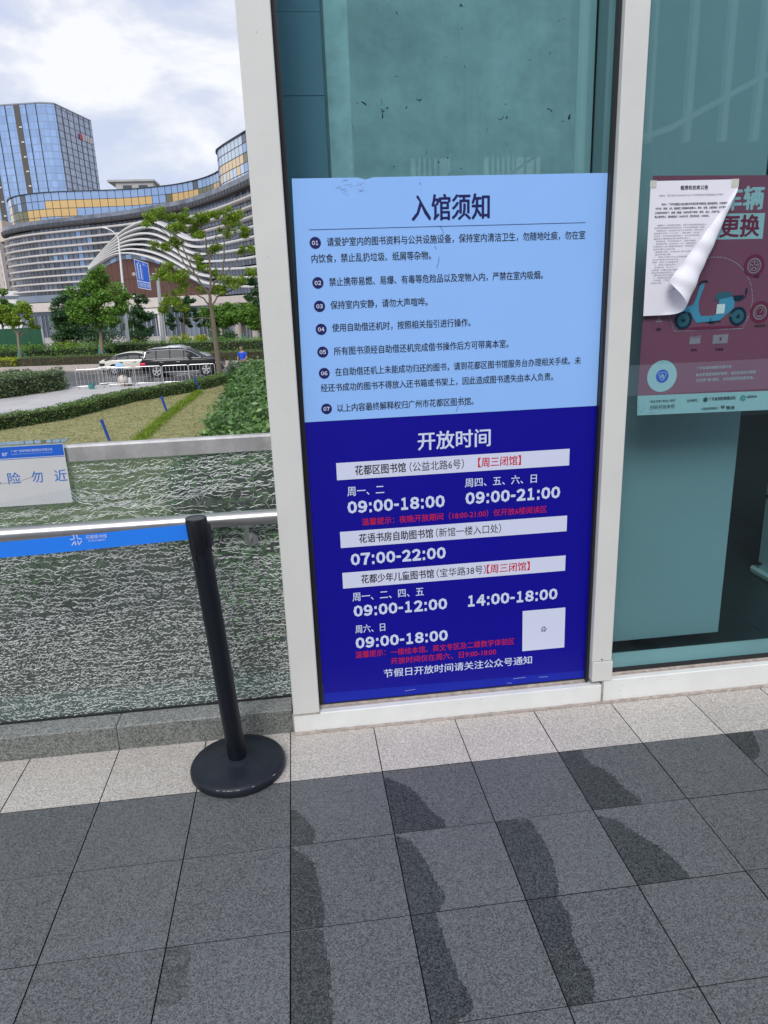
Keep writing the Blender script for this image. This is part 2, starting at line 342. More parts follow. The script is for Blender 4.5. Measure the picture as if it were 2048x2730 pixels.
# ================================================================== PLATFORM PAVING
WET = [
 [(0.001,-0.395),(0.018,-0.409),(0.044,-0.445),(0.066,-0.487),(0.074,-0.521),(0.060,-0.560),(-0.000,-0.556)],
 [(-0.000,-0.560),(0.050,-0.599),(0.066,-0.637),(0.075,-0.690),(0.082,-0.739),(0.087,-0.802),(0.081,-0.847),(-0.002,-0.848)],
 [(-0.002,-0.851),(0.082,-0.852),(0.084,-0.904),(0.090,-0.940),(0.092,-0.982),(0.089,-1.025),(0.091,-1.056),(0.096,-1.071),(0.087,-1.131),(-0.001,-1.138)],
 [(0.300,-0.293),(0.350,-0.330),(0.378,-0.359),(0.403,-0.409),(0.419,-0.467),(0.439,-0.502),(0.457,-0.522),(0.451,-0.555),(0.300,-0.556)],
 [(0.300,-0.563),(0.327,-0.576),(0.347,-0.599),(0.362,-0.638),(0.375,-0.694),(0.385,-0.751),(0.399,-0.786),(0.398,-0.812),(0.377,-0.836),(0.369,-0.847),(0.300,-0.847)],
 [(0.300,-0.848),(0.366,-0.848),(0.363,-0.875),(0.373,-0.914),(0.373,-0.950),(0.379,-0.998),(0.384,-1.036),(0.392,-1.065),(0.400,-1.089),(0.393,-1.117),(0.344,-1.137),(0.299,-1.138)],
 [(0.900,-0.264),(0.980,-0.264),(0.978,-0.301),(0.981,-0.345),(1.012,-0.375),(1.029,-0.419),(1.034,-0.467),(1.050,-0.508),(1.060,-0.552),(0.900,-0.555)],
 [(0.900,-0.573),(0.950,-0.605),(0.972,-0.641),(0.996,-0.690),(1.020,-0.725),(1.036,-0.764),(1.041,-0.805),(1.051,-0.843),(0.900,-0.846)],
 [(0.600,-0.556),(0.700,-0.560),(0.711,-0.597),(0.712,-0.643),(0.717,-0.705),(0.710,-0.751),(0.699,-0.810),(0.687,-0.847),(0.599,-0.846)],
 [(0.600,-0.849),(0.683,-0.849),(0.687,-0.880),(0.694,-0.911),(0.675,-0.964),(0.676,-1.013),(0.679,-1.051),(0.681,-1.084),(0.659,-1.136),(0.599,-1.136)],
 [(1.500,-0.264),(1.601,-0.265),(1.583,-0.318),(1.566,-0.361),(1.530,-0.407),(1.505,-0.412),(1.495,-0.375)],
 [(-0.300,-0.848),(-0.241,-0.848),(-0.232,-0.885),(-0.237,-0.918),(-0.232,-0.956),(-0.241,-0.993),(-0.270,-1.004),(-0.300,-0.996)],
]
def inside(poly, X, Y):
    r = np.zeros(X.shape, bool); n = len(poly)
    for i in range(n):
        x1, y1 = poly[i]; x2, y2 = poly[(i + 1) % n]
        c = ((y1 > Y) != (y2 > Y)) & (X < (x2 - x1) * (Y - y1) / (y2 - y1 + 1e-12) + x1); r ^= c
    return r
def build_paving():
    U, A, T = .2907, .264, .3
    V = []; Fc = []; MI = []; wet = []; tile = []
    for i in range(-22, 40):
        for j in range(-1, 26):
            y1 = .03 if j < 0 else -A - j * U; y0 = -A - (j + 1) * U if j >= 0 else -A
            x0, x1 = i * T + .0017, (i + 1) * T - .0017; y0 += .0011; y1 -= .0011 if j >= 0 else 0
            fine = -3 <= i <= 6 and 0 <= j <= 3
            n = 54 if fine else 1
            gx, gy = np.meshgrid(np.linspace(x0, x1, n + 1), np.linspace(y0, y1, n + 1)); o = len(V)
            w = np.zeros(gx.shape)
            if fine:
                for k, pl in enumerate(WET):
                    cx = np.mean([p[0] for p in pl]); cy = np.mean([p[1] for p in pl])
                    if x0 - .02 < cx < x1 + .02 and y0 - .02 < cy < y1 + .02:
                        w[inside(pl, np.clip(gx, x0 + .004, x1 - .004), np.clip(gy, y0 + .003, y1 - .003))] = 1.0 if k < 11 else .53
            tz = random.random(); dz = random.uniform(-.0006, .0006)
            V += list(zip(gx.ravel(), gy.ravel(), np.full(gx.size, dz))); wet += list(w.ravel()); tile += [tz] * gx.size
            for b in range(n):
                for a in range(n):
                    q = o + b * (n + 1) + a; Fc.append((q, q + 1, q + n + 2, q + n + 1)); MI.append(0 if j < 0 else 1)
            # sides of the stone
            o2 = len(V); V += [(x0, y0, dz), (x1, y0, dz), (x1, y1, dz), (x0, y1, dz), (x0, y0, -.012), (x1, y0, -.012), (x1, y1, -.012), (x0, y1, -.012)]
            wet += [0] * 8; tile += [tz] * 8
            for a in range(4):
                b = (a + 1) % 4; Fc.append((o2 + a, o2 + 4 + a, o2 + 4 + b, o2 + b)); MI.append(2)
    me = bpy.data.meshes.new('paving'); me.from_pydata(V, [], Fc)
    for k in ('light_tile', 'dark_tile', 'grout'): me.materials.append(MAT[k])
    me.polygons.foreach_set('material_index', MI)
    for nm, arr in (('wet', wet), ('tile', tile)):
        a = me.attributes.new(nm, 'FLOAT', 'POINT'); a.data.foreach_set('value', np.array(arr, 'f'))
    o = bpy.data.objects.new('paving', me); COL.objects.link(o); tag(o, kind='structure')
    b = MB(); b.box(-6.6, 12, -7.9, .03, -.4, -.011); tag(b.build('paving_bed', MAT['grout']), kind='structure')
build_paving()

# granite upstand with the cracked balustrade on it
def build_balustrade():
    b = MB(); x = .012
    n = 0
    while x > -4.6:
        x0 = max(-4.6, x - .5985 if n else -.5990)
        w = .0004
        b.box(x0 + w, x - w, .016, .30, -.30, .093); x = x0 - .0008; n += 1
        if n == 1: x = -.5998
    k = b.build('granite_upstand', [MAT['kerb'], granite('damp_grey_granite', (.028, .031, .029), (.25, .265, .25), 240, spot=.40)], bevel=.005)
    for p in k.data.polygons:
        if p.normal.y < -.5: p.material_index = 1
    tag(k, 'low grey speckled granite upstand under the cracked glass', 'kerb')
    r = empty('glass_balustrade', (0, 0, 0), 'shattered glass balustrade panel with steel top rail and round handrail', 'balustrade')
    MB().box(-3.6, .02, .106, .116, .098, 1.055).build('glass_pane', MAT['cracked'], r); crack_mesh(r)
    t = MB()
    poly = [(.092, 1.024), (.092, 1.070), (.098, 1.076), (.126, 1.076), (.132, 1.070), (.132, 1.024), (.119, 1.024), (.119, 1.05), (.104, 1.05), (.104, 1.024)]
    t.add([(xx, y, z) for xx in (-3.6, .03) for y, z in poly], [tuple(range(10)), tuple(range(19, 9, -1))] + [(i, (i + 1) % 10, (i + 1) % 10 + 10, i + 10) for i in range(10)])
    t.build('top_rail', MAT['chan'], r)
    h = MB(); h.tube([(-3.6, .035, .812), (.035, .035, .812)], .0248, 28)
    hr = h.build('handrail', MAT['steel'], r, smooth=True)
    d = MB(); d.lathe([(.0, .099), (.0225, .099), (.0238, .101), (.0238, .106)], (-.082, 0, .715), 28, axis='Y')
    d.tube([(-.083, .098, .713), (-.085, .065, .712), (-.087, .045, .722), (-.088, .037, .745), (-.088, .036, .787)], [.006, .0065, .0065, .006, .006], 10)
    d.box(-.106, -.070, .030, .042, .783, .789)
    d.build('bracket', MAT['steel'], r, smooth=True)
    s = MB(); s.box(-3.6, .02, .102, .1195, .0935, .1015); s.build('edge_seal', MAT['rubber'], r)
build_balustrade()

# ================================================================== GLAZED WALL
def circle(cx, cz, r, n=28): return [(cx + r * math.cos(2 * math.pi * k / n), cz + r * math.sin(2 * math.pi * k / n)) for k in range(n)]
def plate(b, poly, y, m=0): b.add([(x, y, z) for x, z in poly], [tuple(range(len(poly)))], m)
def stroke(b, pts, w, y, m=0):
    for (x0, z0), (x1, z1) in zip(pts, pts[1:]):
        d = Vector((x1 - x0, z1 - z0)); n = Vector((-d.y, d.x)).normalized() * w / 2
        plate(b, [(x0 + n.x, z0 + n.y), (x1 + n.x, z1 + n.y), (x1 - n.x, z1 - n.y), (x0 - n.x, z0 - n.y)], y, m)
def build_shopfront():
    r = empty('glazed_wall', (0, 0, 0), 'white framed teal glass wall carrying the blue notices', 'glazed wall')
    b = MB(); b.box(.0155, .110, 0, .20, .0785, 4.2); b.build('corner_post', MAT['white'], r, bevel=.003)
    b = MB(); b.box(.0135, 1.165, .001, .20, .004, .0765); b.box(1.171, 6, .001, .20, .004, .094); b.build('plinth', MAT['white2'], r, bevel=.003)
    b = MB()
    for x0, x1, zz in ((.1105, 1.120, .0765), (1.203, 6, .094)):
        b.tube([(x0, .040, zz + .001), (x1, .040, zz + .001)], .0075, 10)
        b.tube([(x0, .030, zz - .003), (x1, .030, zz - .003)], .005, 8)
    for i in range(120):
        x0 = .014 + i * .05
        b.tube([(x0, -.001, .002), (x0 + .025, -.002 - random.random() * .003, .003), (x0 + .0505, -.001, .002)], [.0065, .0055 + random.random() * .003, .0065], 8, caps=False)
    b.tube([(.0145, -.0005, .078), (.111, -.0005, .0775)], .0022, 6)
    b.tube([(.0145, .0, .0), (.0135, -.001, .078)], .0022, 6)
    b.tube([(1.168, .0005, .004), (1.168, .0005, .09)], .0035, 6)
    b.build('sealant_bead', MAT['sealant'], r, smooth=True)
    m = MB(); m.box(1.1205, 1.1965, -.001, .12, .176, 4.2); mo = m.build('mullion', MAT['white'], r, bevel=.0022)
    mb = MB(); mb.box(1.1225, 1.2005, -.0045, .12, .0955, .1745); mb.build('mullion_foot', MAT['white'], mo, bevel=.0018)
    sc = MB(); sc.lathe([(0, -.0035), (.0026, -.0035), (.0026, .001)], (1.158, 0, .184), 12, axis='Y'); sc.build('screw_hole', MAT['rubber'], mo)
    for x0, x1, z0 in ((.112, 1.1195, .086), (1.198, 3.4, .102)):
        MB().box(x0, x1, .046, .058, z0, 4.2).build('glass_pane', MAT['glass'], r)
    g = MB(); g.box(.1105, .126, .040, .0455, .083, 4.2); g.box(1.1105, 1.1198, .022, .0455, .083, 4.2); g.box(.1265, 1.110, .0405, .0452, .083, .089)
    g.box(1.1975, 1.2035, .040, .0455, .1, 4.2); g.box(1.2035, 3.4, .039, .0455, .101, .118)
    g.build('gasket', MAT['rubber'], r)
    ch = mat('chipped_paint', (.10, .09, .085), .8)
    for nm, pts in (('paint_chip', [(1.262, .079), (1.268, .052), (1.302, .080), (1.318, .083), (1.325, .084), (1.245, .066), (1.29, .018), (1.44, .070), (1.235, .043), (.62, .058), (.70, .066), (.33, .012)]),):
        b = MB()
        for x, z in pts:
            w = random.uniform(.0012, .0028); h2 = random.uniform(.001, .0045); plate(b, [(x, z), (x + w, z + h2 * .4), (x + w * .6, z + h2), (x - w * .3, z + h2 * .7)], .0004)
        o = b.build(nm, ch, r); o['kind'] = 'stuff'
    b = MB()
    for x, z in ((.060, 1.95), (.075, 1.948), (.05, 1.62), (.083, 1.30), (.078, .95), (.085, .71), (.07, .62), (.04, .30), (.09, .22), (.066, 2.2)):
        w = random.uniform(.0008, .0017); plate(b, [(x, z), (x + w, z), (x + w, z + w * random.uniform(.8, 3)), (x, z + w)], -.0004)
    o = b.build('scuff', ch, r); o['kind'] = 'stuff'
    m2 = MB(); m2.box(3.4, 3.48, 0, .12, .095, 4.2); m2.build('mullion', MAT['white'], r, bevel=.002)
    h = MB(); h.box(.0155, 6, -.05, .22, 4.2, 4.6); h.build('head_beam', MAT['white'], r)
    s = MB(); s.box(.016, .030, .2, 5.8, 0, 4.2); s.build('side_glass', mat('side_glass_dark', (.05, .10, .12), .15), r)
build_shopfront()

def emblem(b, cx, cz, s, y, w, m=0):
    for pts in ([(-.14, .5), (-.14, .08), (-.5, .06)], [(.12, .5), (.14, .1), (.5, .06)], [(-.44, -.5), (-.12, -.1), (-.10, -.5)], [(.12, -.1), (.16, -.5), (.5, -.1)]):
        stroke(b, [(cx + px * s, cz + pz * s) for px, pz in pts], w, y, m)

# ------------------------------------------------------------------ light blue notice
def build_notice():
    r = empty('rules_notice', (.62, .043, 1.48), 'light blue library entry rules notice with seven numbered lines', 'notice')
    def put(b, name, m, parent=r, **k):
        o = b.build(name, m, parent, **k); o.location = -Vector((.62, .043, 1.48)) if parent is r else (0, 0, 0); return o
    b = MB(); top = [(.1367, 1.8395)]
    for k in range(1, 40):
        x = .1367 + (1.1085 - .1367) * k / 40; top.append((x, 1.839 + random.uniform(-.0004, .0004) - (.006 if k in (9,) else 0)))
    top.append((1.1095, 1.8385))
    b.prism([(.1262, 1.1172), (1.1095, 1.1188)] + top[::-1], .0425, .0455); put(b, 'board', MAT['lblue'])
    Y = .0418
    b = MB(); b.text('入馆须知', .4926, .7340, 1.7513, .074, Y, .018); put(b, 'title_lettering', MAT['navyink'])
    b = MB(); plate(b, [(.1776, 1.6963), (1.0437, 1.6963), (1.0437, 1.6979), (.1776, 1.6979)], Y); put(b, 'divider_line', MAT['navyink'])
    def T(s, x0, x1, z, h=.0262): put(MB().text(s, x0, x1, z, h, Y, .011), 'text_line', MAT['black'])
    T('请爱护室内的图书资料与公共设施设备，保持室内清洁卫生，勿随地吐痰，勿在室', .2299, 1.0446, 1.6610)
    T('内饮食，禁止乱扔垃圾、纸屑等杂物。', .1805, .5494, 1.6145)
    T('禁止携带易燃、易爆、有毒等危险品以及宠物入内，严禁在室内吸烟。', .2302, .9099, 1.5455)
    T('保持室内安静，请勿大声喧哗。', .2305, .5361, 1.4770)
    T('使用自助借还机时，按照相关指引进行操作。', .2316, .6744, 1.4085)
    T('所有图书须经自助借还机完成借书操作后方可带离本室。', .2332, .8003, 1.3372)
    T('在自助借还机上未能成功归还的图书，请到花都区图书馆服务台办理相关手续。未', .2337, 1.0473, 1.2722)
    T('经还书成功的图书不得放入还书箱或书架上，因此造成图书遗失由本人负责。', .1850, .9537, 1.2237)
    T('以上内容最终解释权归广州市花都区图书馆。', .2341, .6838, 1.1573)
    for i, z in enumerate((1.6599, 1.5444, 1.4752, 1.4059, 1.3363, 1.2701, 1.1570)):
        cx = .1945 + .0008 * i
        b = MB(); plate(b, circle(cx, z, .0172), Y); o = put(b, 'number_badge', MAT['navyink'])
        t = MB(); heavy(t, '%02d' % (i + 1), cx - .0105, cx + .0105, z, .0125, Y - .0006, .022); put(t, 'badge_number', MAT['whiteink'], o)
    b = MB()                                            # torn film and scratches
    for (x0, z0, x1, z1) in ((.578, 1.70, .590, 1.672), (.560, 1.64, .566, 1.63), (.575, 1.61, .566, 1.575), (.640, 1.175, .625, 1.125), (.648, 1.152, .655, 1.14), (.52, 1.815, .517, 1.822)):
        b = MB(); stroke(b, [(x0, z0), ((x0 + x1) / 2 + .003, (z0 + z1) / 2), (x1, z1)], .0011, Y); put(b, 'scratch', MAT['navyink'])
    b = MB()
    for k in range(16):
        x = random.uniform(.262, .345); z = random.uniform(1.795, 1.832); stroke(b, [(x, z), (x + random.uniform(.004, .014), z + random.uniform(-.006, .008)), (x + random.uniform(.012, .02), z + .002)], .0012, Y)
    put(b, 'adhesive_residue', mat('residue', (.26, .40, .66), .6))
build_notice()

# ------------------------------------------------------------------ dark blue opening hours board
def build_hours():
    c = Vector((.62, .043, .6))
    r = empty('opening_hours_board', c, 'royal blue opening hours board with white times, below light blue notice', 'notice')
    def put(b, name, m, parent=r, **k):
        o = b.build(name, m, parent, **k); o.location = -c if parent is r else (0, 0, 0); return o
    b = MB(); b.prism([(.1275, .130), (1.1120, .120), (1.1095, 1.1175), (.1265, 1.1160)], .043, .0456); put(b, 'board', MAT['dblue'])
    b = MB(); b.prism([(.1280, .0885), (1.1120, .0885), (1.1120, .1195), (.1275, .1295)], .043, .0456); put(b, 'bottom_border', MAT['dblue2'])
    Y = .0420
    b = MB(); b.text('开放时间', .4956, .7416, 1.0326, .0605, Y, .016); put(b, 'title_lettering', MAT['whiteink'])
    def strip(z0, z1, bold, bx, plain, px, red=None, rx=None):
        s = MB(); plate(s, [(.2200, z0), (1.0205, z0), (1.0205, z1), (.2200, z1)], Y); o = put(s, 'heading_strip', MAT['strip'])
        z = (z0 + z1) / 2 + .0005
        t = MB(); t.text(bold, *bx, z, .0330, Y - .0006, .014); t.text(plain, *px, z, .0335, Y - .0006, 0); put(t, 'heading_lettering', MAT['black'], o)
        if red: t = MB(); t.text(red, *rx, z, .0335, Y - .0006, .012); put(t, 'closing_day_lettering', MAT['red'], o)
    strip(.9183, .9766, '花都区图书馆', (.2819, .4516), '（公益北路6号）', (.4647, .6505), '【周三闭馆】', (.6997, .8487))
    strip(.6798, .7377, '花语书房自助图书馆', (.2845, .5402), '（新馆一楼入口处）', (.5509, .7822))
    strip(.5304, .5888, '花都少年儿童图书馆', (.2847, .5406), '（宝华路38号）', (.5508, .7282), '【周三闭馆】', (.7319, .8882))
    b = MB()
    for s, x0, x1, z in (('周一、二', .2526, .3761, .8764), ('周四、五、六、日', .6544, .9063, .8798), ('周一、二、四、五', .2511, .5037, .4949), ('周六、日', .2553, .3614, .3714)):
        put(MB().text(s, x0, x1, z, .0315, Y, .010), 'day_lettering', MAT['whiteink'])
    b = MB()
    for s, x0, x1, z in (('09:00-18:00', .2485, .5846, .8216), ('09:00-21:00', .6542, .9933, .8249), ('07:00-22:00', .2503, .5859, .6345), ('09:00-12:00', .2508, .5888, .4414), ('14:00-18:00', .6578, .9967, .4432), ('09:00-18:00', .2521, .5897, .3175)):
        put(heavy(MB(), s, x0, x1, z, .0435, Y), 'hours_lettering', MAT['whiteink'])
    b = MB()
    for s, x0, x1, z in (('温馨提示：夜晚开放期间（18:00-21:00）仅开放6楼阅读区', .2962, .9458, .7670), ('温馨提示：', .2506, .3600, .2716), ('一楼绘本馆、英文专区及二楼数字体验区', .3786, .8367, .2696), ('开放时间仅在周六、日9:00-18:00', .3781, .7680, .2336)):
        put(MB().text(s, x0, x1, z, .0262, Y, .0055), 'reminder_lettering', MAT['red'])
    b = MB(); b.text('节假日开放时间请关注公众号通知', .3504, .9050, .1863, .0335, Y, .010); put(b, 'footer_lettering', MAT['whiteink'])
    b = MB(); plate(b, [(.8678, .2246), (1.0285, .2246), (1.0270, .3861), (.8660, .3861)], Y); o = put(b, 'white_label', MAT['strip'])
    b = MB(); emblem(b, .947, .308, .022, Y - .0006, .0025); put(b, 'emblem', MAT['navyink'], o)
    b = MB()
    for k in range(4):
        x = random.uniform(.2, 1.05); z = random.uniform(.098, .115); stroke(b, [(x, z), (x + random.uniform(.01, .05), z + random.uniform(-.003, .003))], .0009, Y)
    put(b, 'scuff', MAT['whiteink'])
build_hours()

# ------------------------------------------------------------------ safety poster behind the glass
def ell(cx, cz, rx, rz, n=32, a0=0, a1=2 * math.pi):
    return [(cx + rx * math.cos(a0 + (a1 - a0) * k / n), cz + rz * math.sin(a0 + (a1 - a0) * k / n)) for k in range(n + (a1 - a0 < 6.28))]
def build_poster():
    c = Vector((1.55, .061, 1.45)); r = empty('safety_poster', c, 'maroon electric scooter safety poster stuck behind the right glass pane', 'poster')
    def put(b, name, m, parent=r, **k):
        o = b.build(name, m, parent, **k); o.location = -c if parent is r else (0, 0, 0); return o
    mar = mat('poster_crimson', (.60, .115, .18), .6, var=.05, vscale=2); mar2 = mat('poster_crimson_dark', (.50, .035, .09), .6); whi = mat('poster_white', (.86, .84, .84), .6)
    pin = mat('poster_pink', (.74, .42, .46), .6); dk = mat('poster_ink', (.05, .03, .04), .6); blu = mat('scooter_blue', (.22, .50, .72), .4); drk = mat('scooter_dark', (.018, .04, .085), .45); bl2 = mat('badge_blue', (.02, .10, .75), .5); seat = mat('scooter_grey', (.12, .22, .27), .5); gr = mat('logo_green', (.06, .38, .34), .5)
    z = [.0605, .0599, .0593, .0587, .0581]
    b = MB(); b.prism([(1.2622, 1.142), (1.80, 1.1345), (1.80, 1.825), (1.2666, 1.8314)], .061, .0616); put(b, 'sheet', mar)
    b = MB(); plate(b, [(1.2655, 1.0745), (1.80, 1.067), (1.80, 1.134), (1.2622, 1.1424)], z[0] + .0005); put(b, 'footer_band', whi)
    b = MB(); plate(b, [(1.470, 1.7150), (1.6592, 1.7137), (1.6592, 1.6352), (1.470, 1.6370)], z[0]); o = put(b, 'heading_band', whi)
    t = MB(); t.text('更换', 1.508, 1.6433, 1.6763, .066, z[1], .03); put(t, 'heading_lettering', mar2, o)
    t = MB(); t.text('车辆', 1.508, 1.6469, 1.7602, .070, z[1], .03); put(t, 'heading_lettering', whi)
    # dashed dome around the scooter
    cx, cz, R = 1.4995, 1.436, .147; pts = [(1.3762, 1.352)] + ell(cx, cz, R, R, 60, math.pi * 1.09, -math.pi * .09)[0:] + [(1.6221, 1.3506), (1.3762, 1.352)]
    b = MB(); acc = 0
    for (x0, z0), (x1, z1) in zip(pts, pts[1:]):
        L = math.hypot(x1 - x0, z1 - z0); n = max(1, int(L / .0025)); 
        for k in range(n):
            acc += L / n
            if (acc % .0105) < .0068: stroke(b, [(x0 + (x1 - x0) * k / n, z0 + (z1 - z0) * k / n), (x0 + (x1 - x0) * (k + 1) / n, z0 + (z1 - z0) * (k + 1) / n)], .0016, z[0])
    put(b, 'dashed_outline', whi)
    # scooter picture
    S = empty('scooter_picture', (0, 0, 0)); S.parent = r
    def pp(b, nm, m): o = b.build(nm, m, S); o.location = -c; return o
    b = MB(); plate(b, ell(1.50, 1.357, .115, .006), z[0]); pp(b, 'ground_shadow', mar2)
    for x, zz in ((1.4056, 1.3864), (1.5995, 1.3914)):
        b = MB(); plate(b, circle(x, zz, .031), z[1]); pp(b, 'tyre', drk)
        b = MB(); plate(b, circle(x, zz, .0215), z[2] + .0003)
        pp(b, 'rim', seat)
        b = MB(); plate(b, circle(x, zz, .0075), z[2]); pp(b, 'hub', drk)
    b = MB(); plate(b, [(1.379, 1.410), (1.389, 1.424), (1.410, 1.428), (1.436, 1.436), (1.446, 1.4615), (1.4535, 1.495), (1.462, 1.500), (1.471, 1.497), (1.466, 1.480), (1.459, 1.462), (1.4545, 1.440), (1.458, 1.415), (1.466, 1.398), (1.512, 1.397), (1.524, 1.407), (1.528, 1.425), (1.526, 1.452), (1.572, 1.456), (1.583, 1.440), (1.582, 1.420), (1.574, 1.412), (1.558, 1.400), (1.535, 1.381), (1.452, 1.376), (1.440, 1.392), (1.430, 1.410), (1.408, 1.415)], z[2]); pp(b, 'body', blu)
    b = MB(); plate(b, [(1.5105, 1.446), (1.513, 1.462), (1.522, 1.471), (1.560, 1.473), (1.572, 1.463), (1.571, 1.457)], z[3]); pp(b, 'saddle', seat)
    b = MB(); plate(b, [(1.577, 1.459), (1.611, 1.460), (1.614, 1.448), (1.598, 1.441), (1.579, 1.443)], z[3]); stroke(b, [(1.611, 1.455), (1.6195, 1.452), (1.6205, 1.464)], .0022, z[3]); plate(b, ell(1.6205, 1.472, .0035, .0115), z[3]); pp(b, 'rack', drk)
    b = MB(); stroke(b, [(1.450, 1.496), (1.461, 1.509), (1.479, 1.5085)], .005, z[3]); stroke(b, [(1.474, 1.508), (1.482, 1.505)], .004, z[3]); pp(b, 'handlebar', drk)
    b = MB(); stroke(b, [(1.402, 1.389), (1.413, 1.408), (1.422, 1.42)], .0034, z[3]); stroke(b, [(1.409, 1.389), (1.419, 1.409)], .0024, z[3]); pp(b, 'fork', seat)
    b = MB(); plate(b, ell(1.583, 1.396, .015, .006), z[4]); pp(b, 'motor_case', seat)
    b = MB(); stroke(b, [(1.503, 1.389), (1.50, 1.371), (1.518, 1.374)], .0028, z[3]); stroke(b, [(1.486, 1.376), (1.54, 1.378)], .003, z[3]); pp(b, 'stand', drk)
    b = MB(); plate(b, [(1.5195, 1.4020), (1.5480, 1.4035), (1.5490, 1.4335), (1.5430, 1.4340), (1.5370, 1.4320), (1.5330, 1.4345), (1.5200, 1.4325)], z[4] - .0003); pp(b, 'torn_patch', whi)
    # icons
    for nm, x, zz, rr in (('wheel_icon', 1.640, 1.5515, .0225), ('gauge_icon', 1.6786, 1.4019, .0225)):
        b = MB(); plate(b, circle(x, zz, rr * 1.65), z[0]); o = put(b, nm, mar2)
        b = MB()
        for rr2, w in ((rr, .0042), (rr * .68, .0022)): stroke(b, circle(x, zz, rr2, 30) + [circle(x, zz, rr2, 30)[0]], w, z[1])
        if nm[0] == 'w':
            for k in range(5): a = rad(90 + 72 * k); stroke(b, [(x + .004 * math.cos(a), zz + .004 * math.sin(a)), (x + rr * .66 * math.cos(a), zz + rr * .66 * math.sin(a))], .0042, z[1])
        else: stroke(b, [(x, zz - .002), (x + .009, zz + .009)], .002, z[1]); stroke(b, [(x - .006, zz - .012), (x + .006, zz - .012)], .003, z[1])
        put(b, 'icon_lines', pin, o)
    b = MB(); plate(b, [(1.4345, 1.3065), (1.4735, 1.3075), (1.4725, 1.3275), (1.4355, 1.3265)], z[0]); plate(b, [(1.4320, 1.3283), (1.4765, 1.3292), (1.4762, 1.3315), (1.4320, 1.3305)], z[0]); plate(b, [(1.438, 1.3322), (1.444, 1.3322), (1.444, 1.3345), (1.438, 1.3345)], z[0]); plate(b, [(1.464, 1.3328), (1.47, 1.3328), (1.47, 1.3350), (1.464, 1.3350)], z[0]); put(b, 'battery_icon', pin)
    b = MB(); plate(b, [(1.518, 1.3045), (1.5715, 1.3050), (1.5725, 1.3345), (1.518, 1.3335)], z[0]); o = put(b, 'charger_icon', pin)
    b = MB(); plate(b, [(1.5485, 1.330), (1.539, 1.3185), (1.545, 1.3185), (1.541, 1.308), (1.552, 1.3205), (1.546, 1.3205)], z[1]); put(b, 'bolt_mark', mar2, o)
    b = MB(); plate(b, [(1.311, 1.403), (1.329, 1.403), (1.329, 1.407), (1.311, 1.407)], z[0]); plate(b, [(1.309, 1.383), (1.331, 1.383), (1.331, 1.388), (1.309, 1.388)], z[0]); stroke(b, [(1.314, 1.402), (1.326, 1.398), (1.314, 1.394), (1.326, 1.389)], .002, z[0]); put(b, 'shock_icon', pin)
    for s, x0, x1, zz, h, bo, m in (('轮毂', 1.6431, 1.6622, 1.5178, .010, .01, dk), ('电控系统', 1.6643, 1.7032, 1.3572, .0095, .01, dk), ('减震', 1.3110, 1.3296, 1.3602, .0095, .01, dk), ('电池', 1.4428, 1.4632, 1.287, .0095, .01, dk), ('充电器', 1.5289, 1.5592, 1.285, .0095, .01, dk),
        ('广东省消防救援总队提示您：', 1.468, 1.598, 1.2253, .0105, 0, whi), ('电动车需定期维护保养，老旧车辆及时更换', 1.4678, 1.6874, 1.2025, .0118, .004, whi), ('切勿带“病”骑行，切勿违规停放或充电。', 1.4694, 1.6826, 1.1837, .0118, .004, whi)):
        put(MB().text(s, x0, x1, zz, h, z[1], bo), 'poster_lettering', m)
    for s, x0, x1, zz, h, bo in (('“电车专家”微信小程序', 1.3057, 1.4003, 1.1195, .0095, 0), ('扫码开始安检', 1.3095, 1.3996, 1.0995, .0145, .004), ('主办单位：', 1.4428, 1.4838, 1.1158, .010, .014), ('广东省消防救援总队', 1.5221, 1.6232, 1.1170, .0125, .018), ('GDEVA', 1.6640, 1.7015, 1.1175, .0085, .03), ('公益支持单位：', 1.4990, 1.5611, 1.0845, .0095, .014), ('雅迪', 1.5893, 1.6220, 1.0834, .0125, .018)):
        put(MB().text(s, x0, x1, zz, h, z[1], bo), 'footer_lettering', dk)
    b = MB(); plate(b, ell(1.3453, 1.2045, .0530, .0530, 40), z[0]); o = put(b, 'white_disc', whi)
    b = MB(); plate(b, ell(1.3460, 1.2044, .0225, .0225, 30), z[1]); put(b, 'disc_badge', bl2, o)
    t = MB(); t.text('电', 1.339, 1.353, 1.2045, .015, z[2], .02); tri = [(1.331, 1.212), (1.336, 1.217), (1.356, 1.217), (1.361, 1.212), (1.351, 1.193), (1.346, 1.190), (1.341, 1.193), (1.331, 1.212)]
    stroke(t, tri, .0018, z[2]); put(t, 'badge_lettering', whi, o)
    b = MB(); plate(b, circle(1.5103, 1.116, .0085, 20), z[1]); put(b, 'crest', mat('crest_grey', (.10, .13, .12), .5))
    b = MB(); plate(b, circle(1.6495, 1.1141, .0105, 20), z[1]); o = put(b, 'round_logo', gr)
    b = MB()
    for k in range(4): a = rad(45 + 90 * k); stroke(b, [(1.6495 + .002 * math.cos(a), 1.1141 + .002 * math.sin(a)), (1.6495 + .0085 * math.cos(a + .5), 1.1141 + .0085 * math.sin(a + .5))], .0026, z[2])
    put(b, 'logo_lines', whi, o)
    b = MB(); plate(b, [(1.5688, 1.092), (1.577, 1.0885), (1.5765, 1.0785), (1.5725, 1.0845)], z[1]); plate(b, [(1.586, 1.092), (1.5785, 1.0885), (1.5778, 1.0785), (1.5825, 1.0845)], z[1]); plate(b, [(1.5725, 1.0925), (1.5825, 1.0925), (1.5776, 1.0902)], z[1]); put(b, 'triangle_logo', dk)
    b = MB()
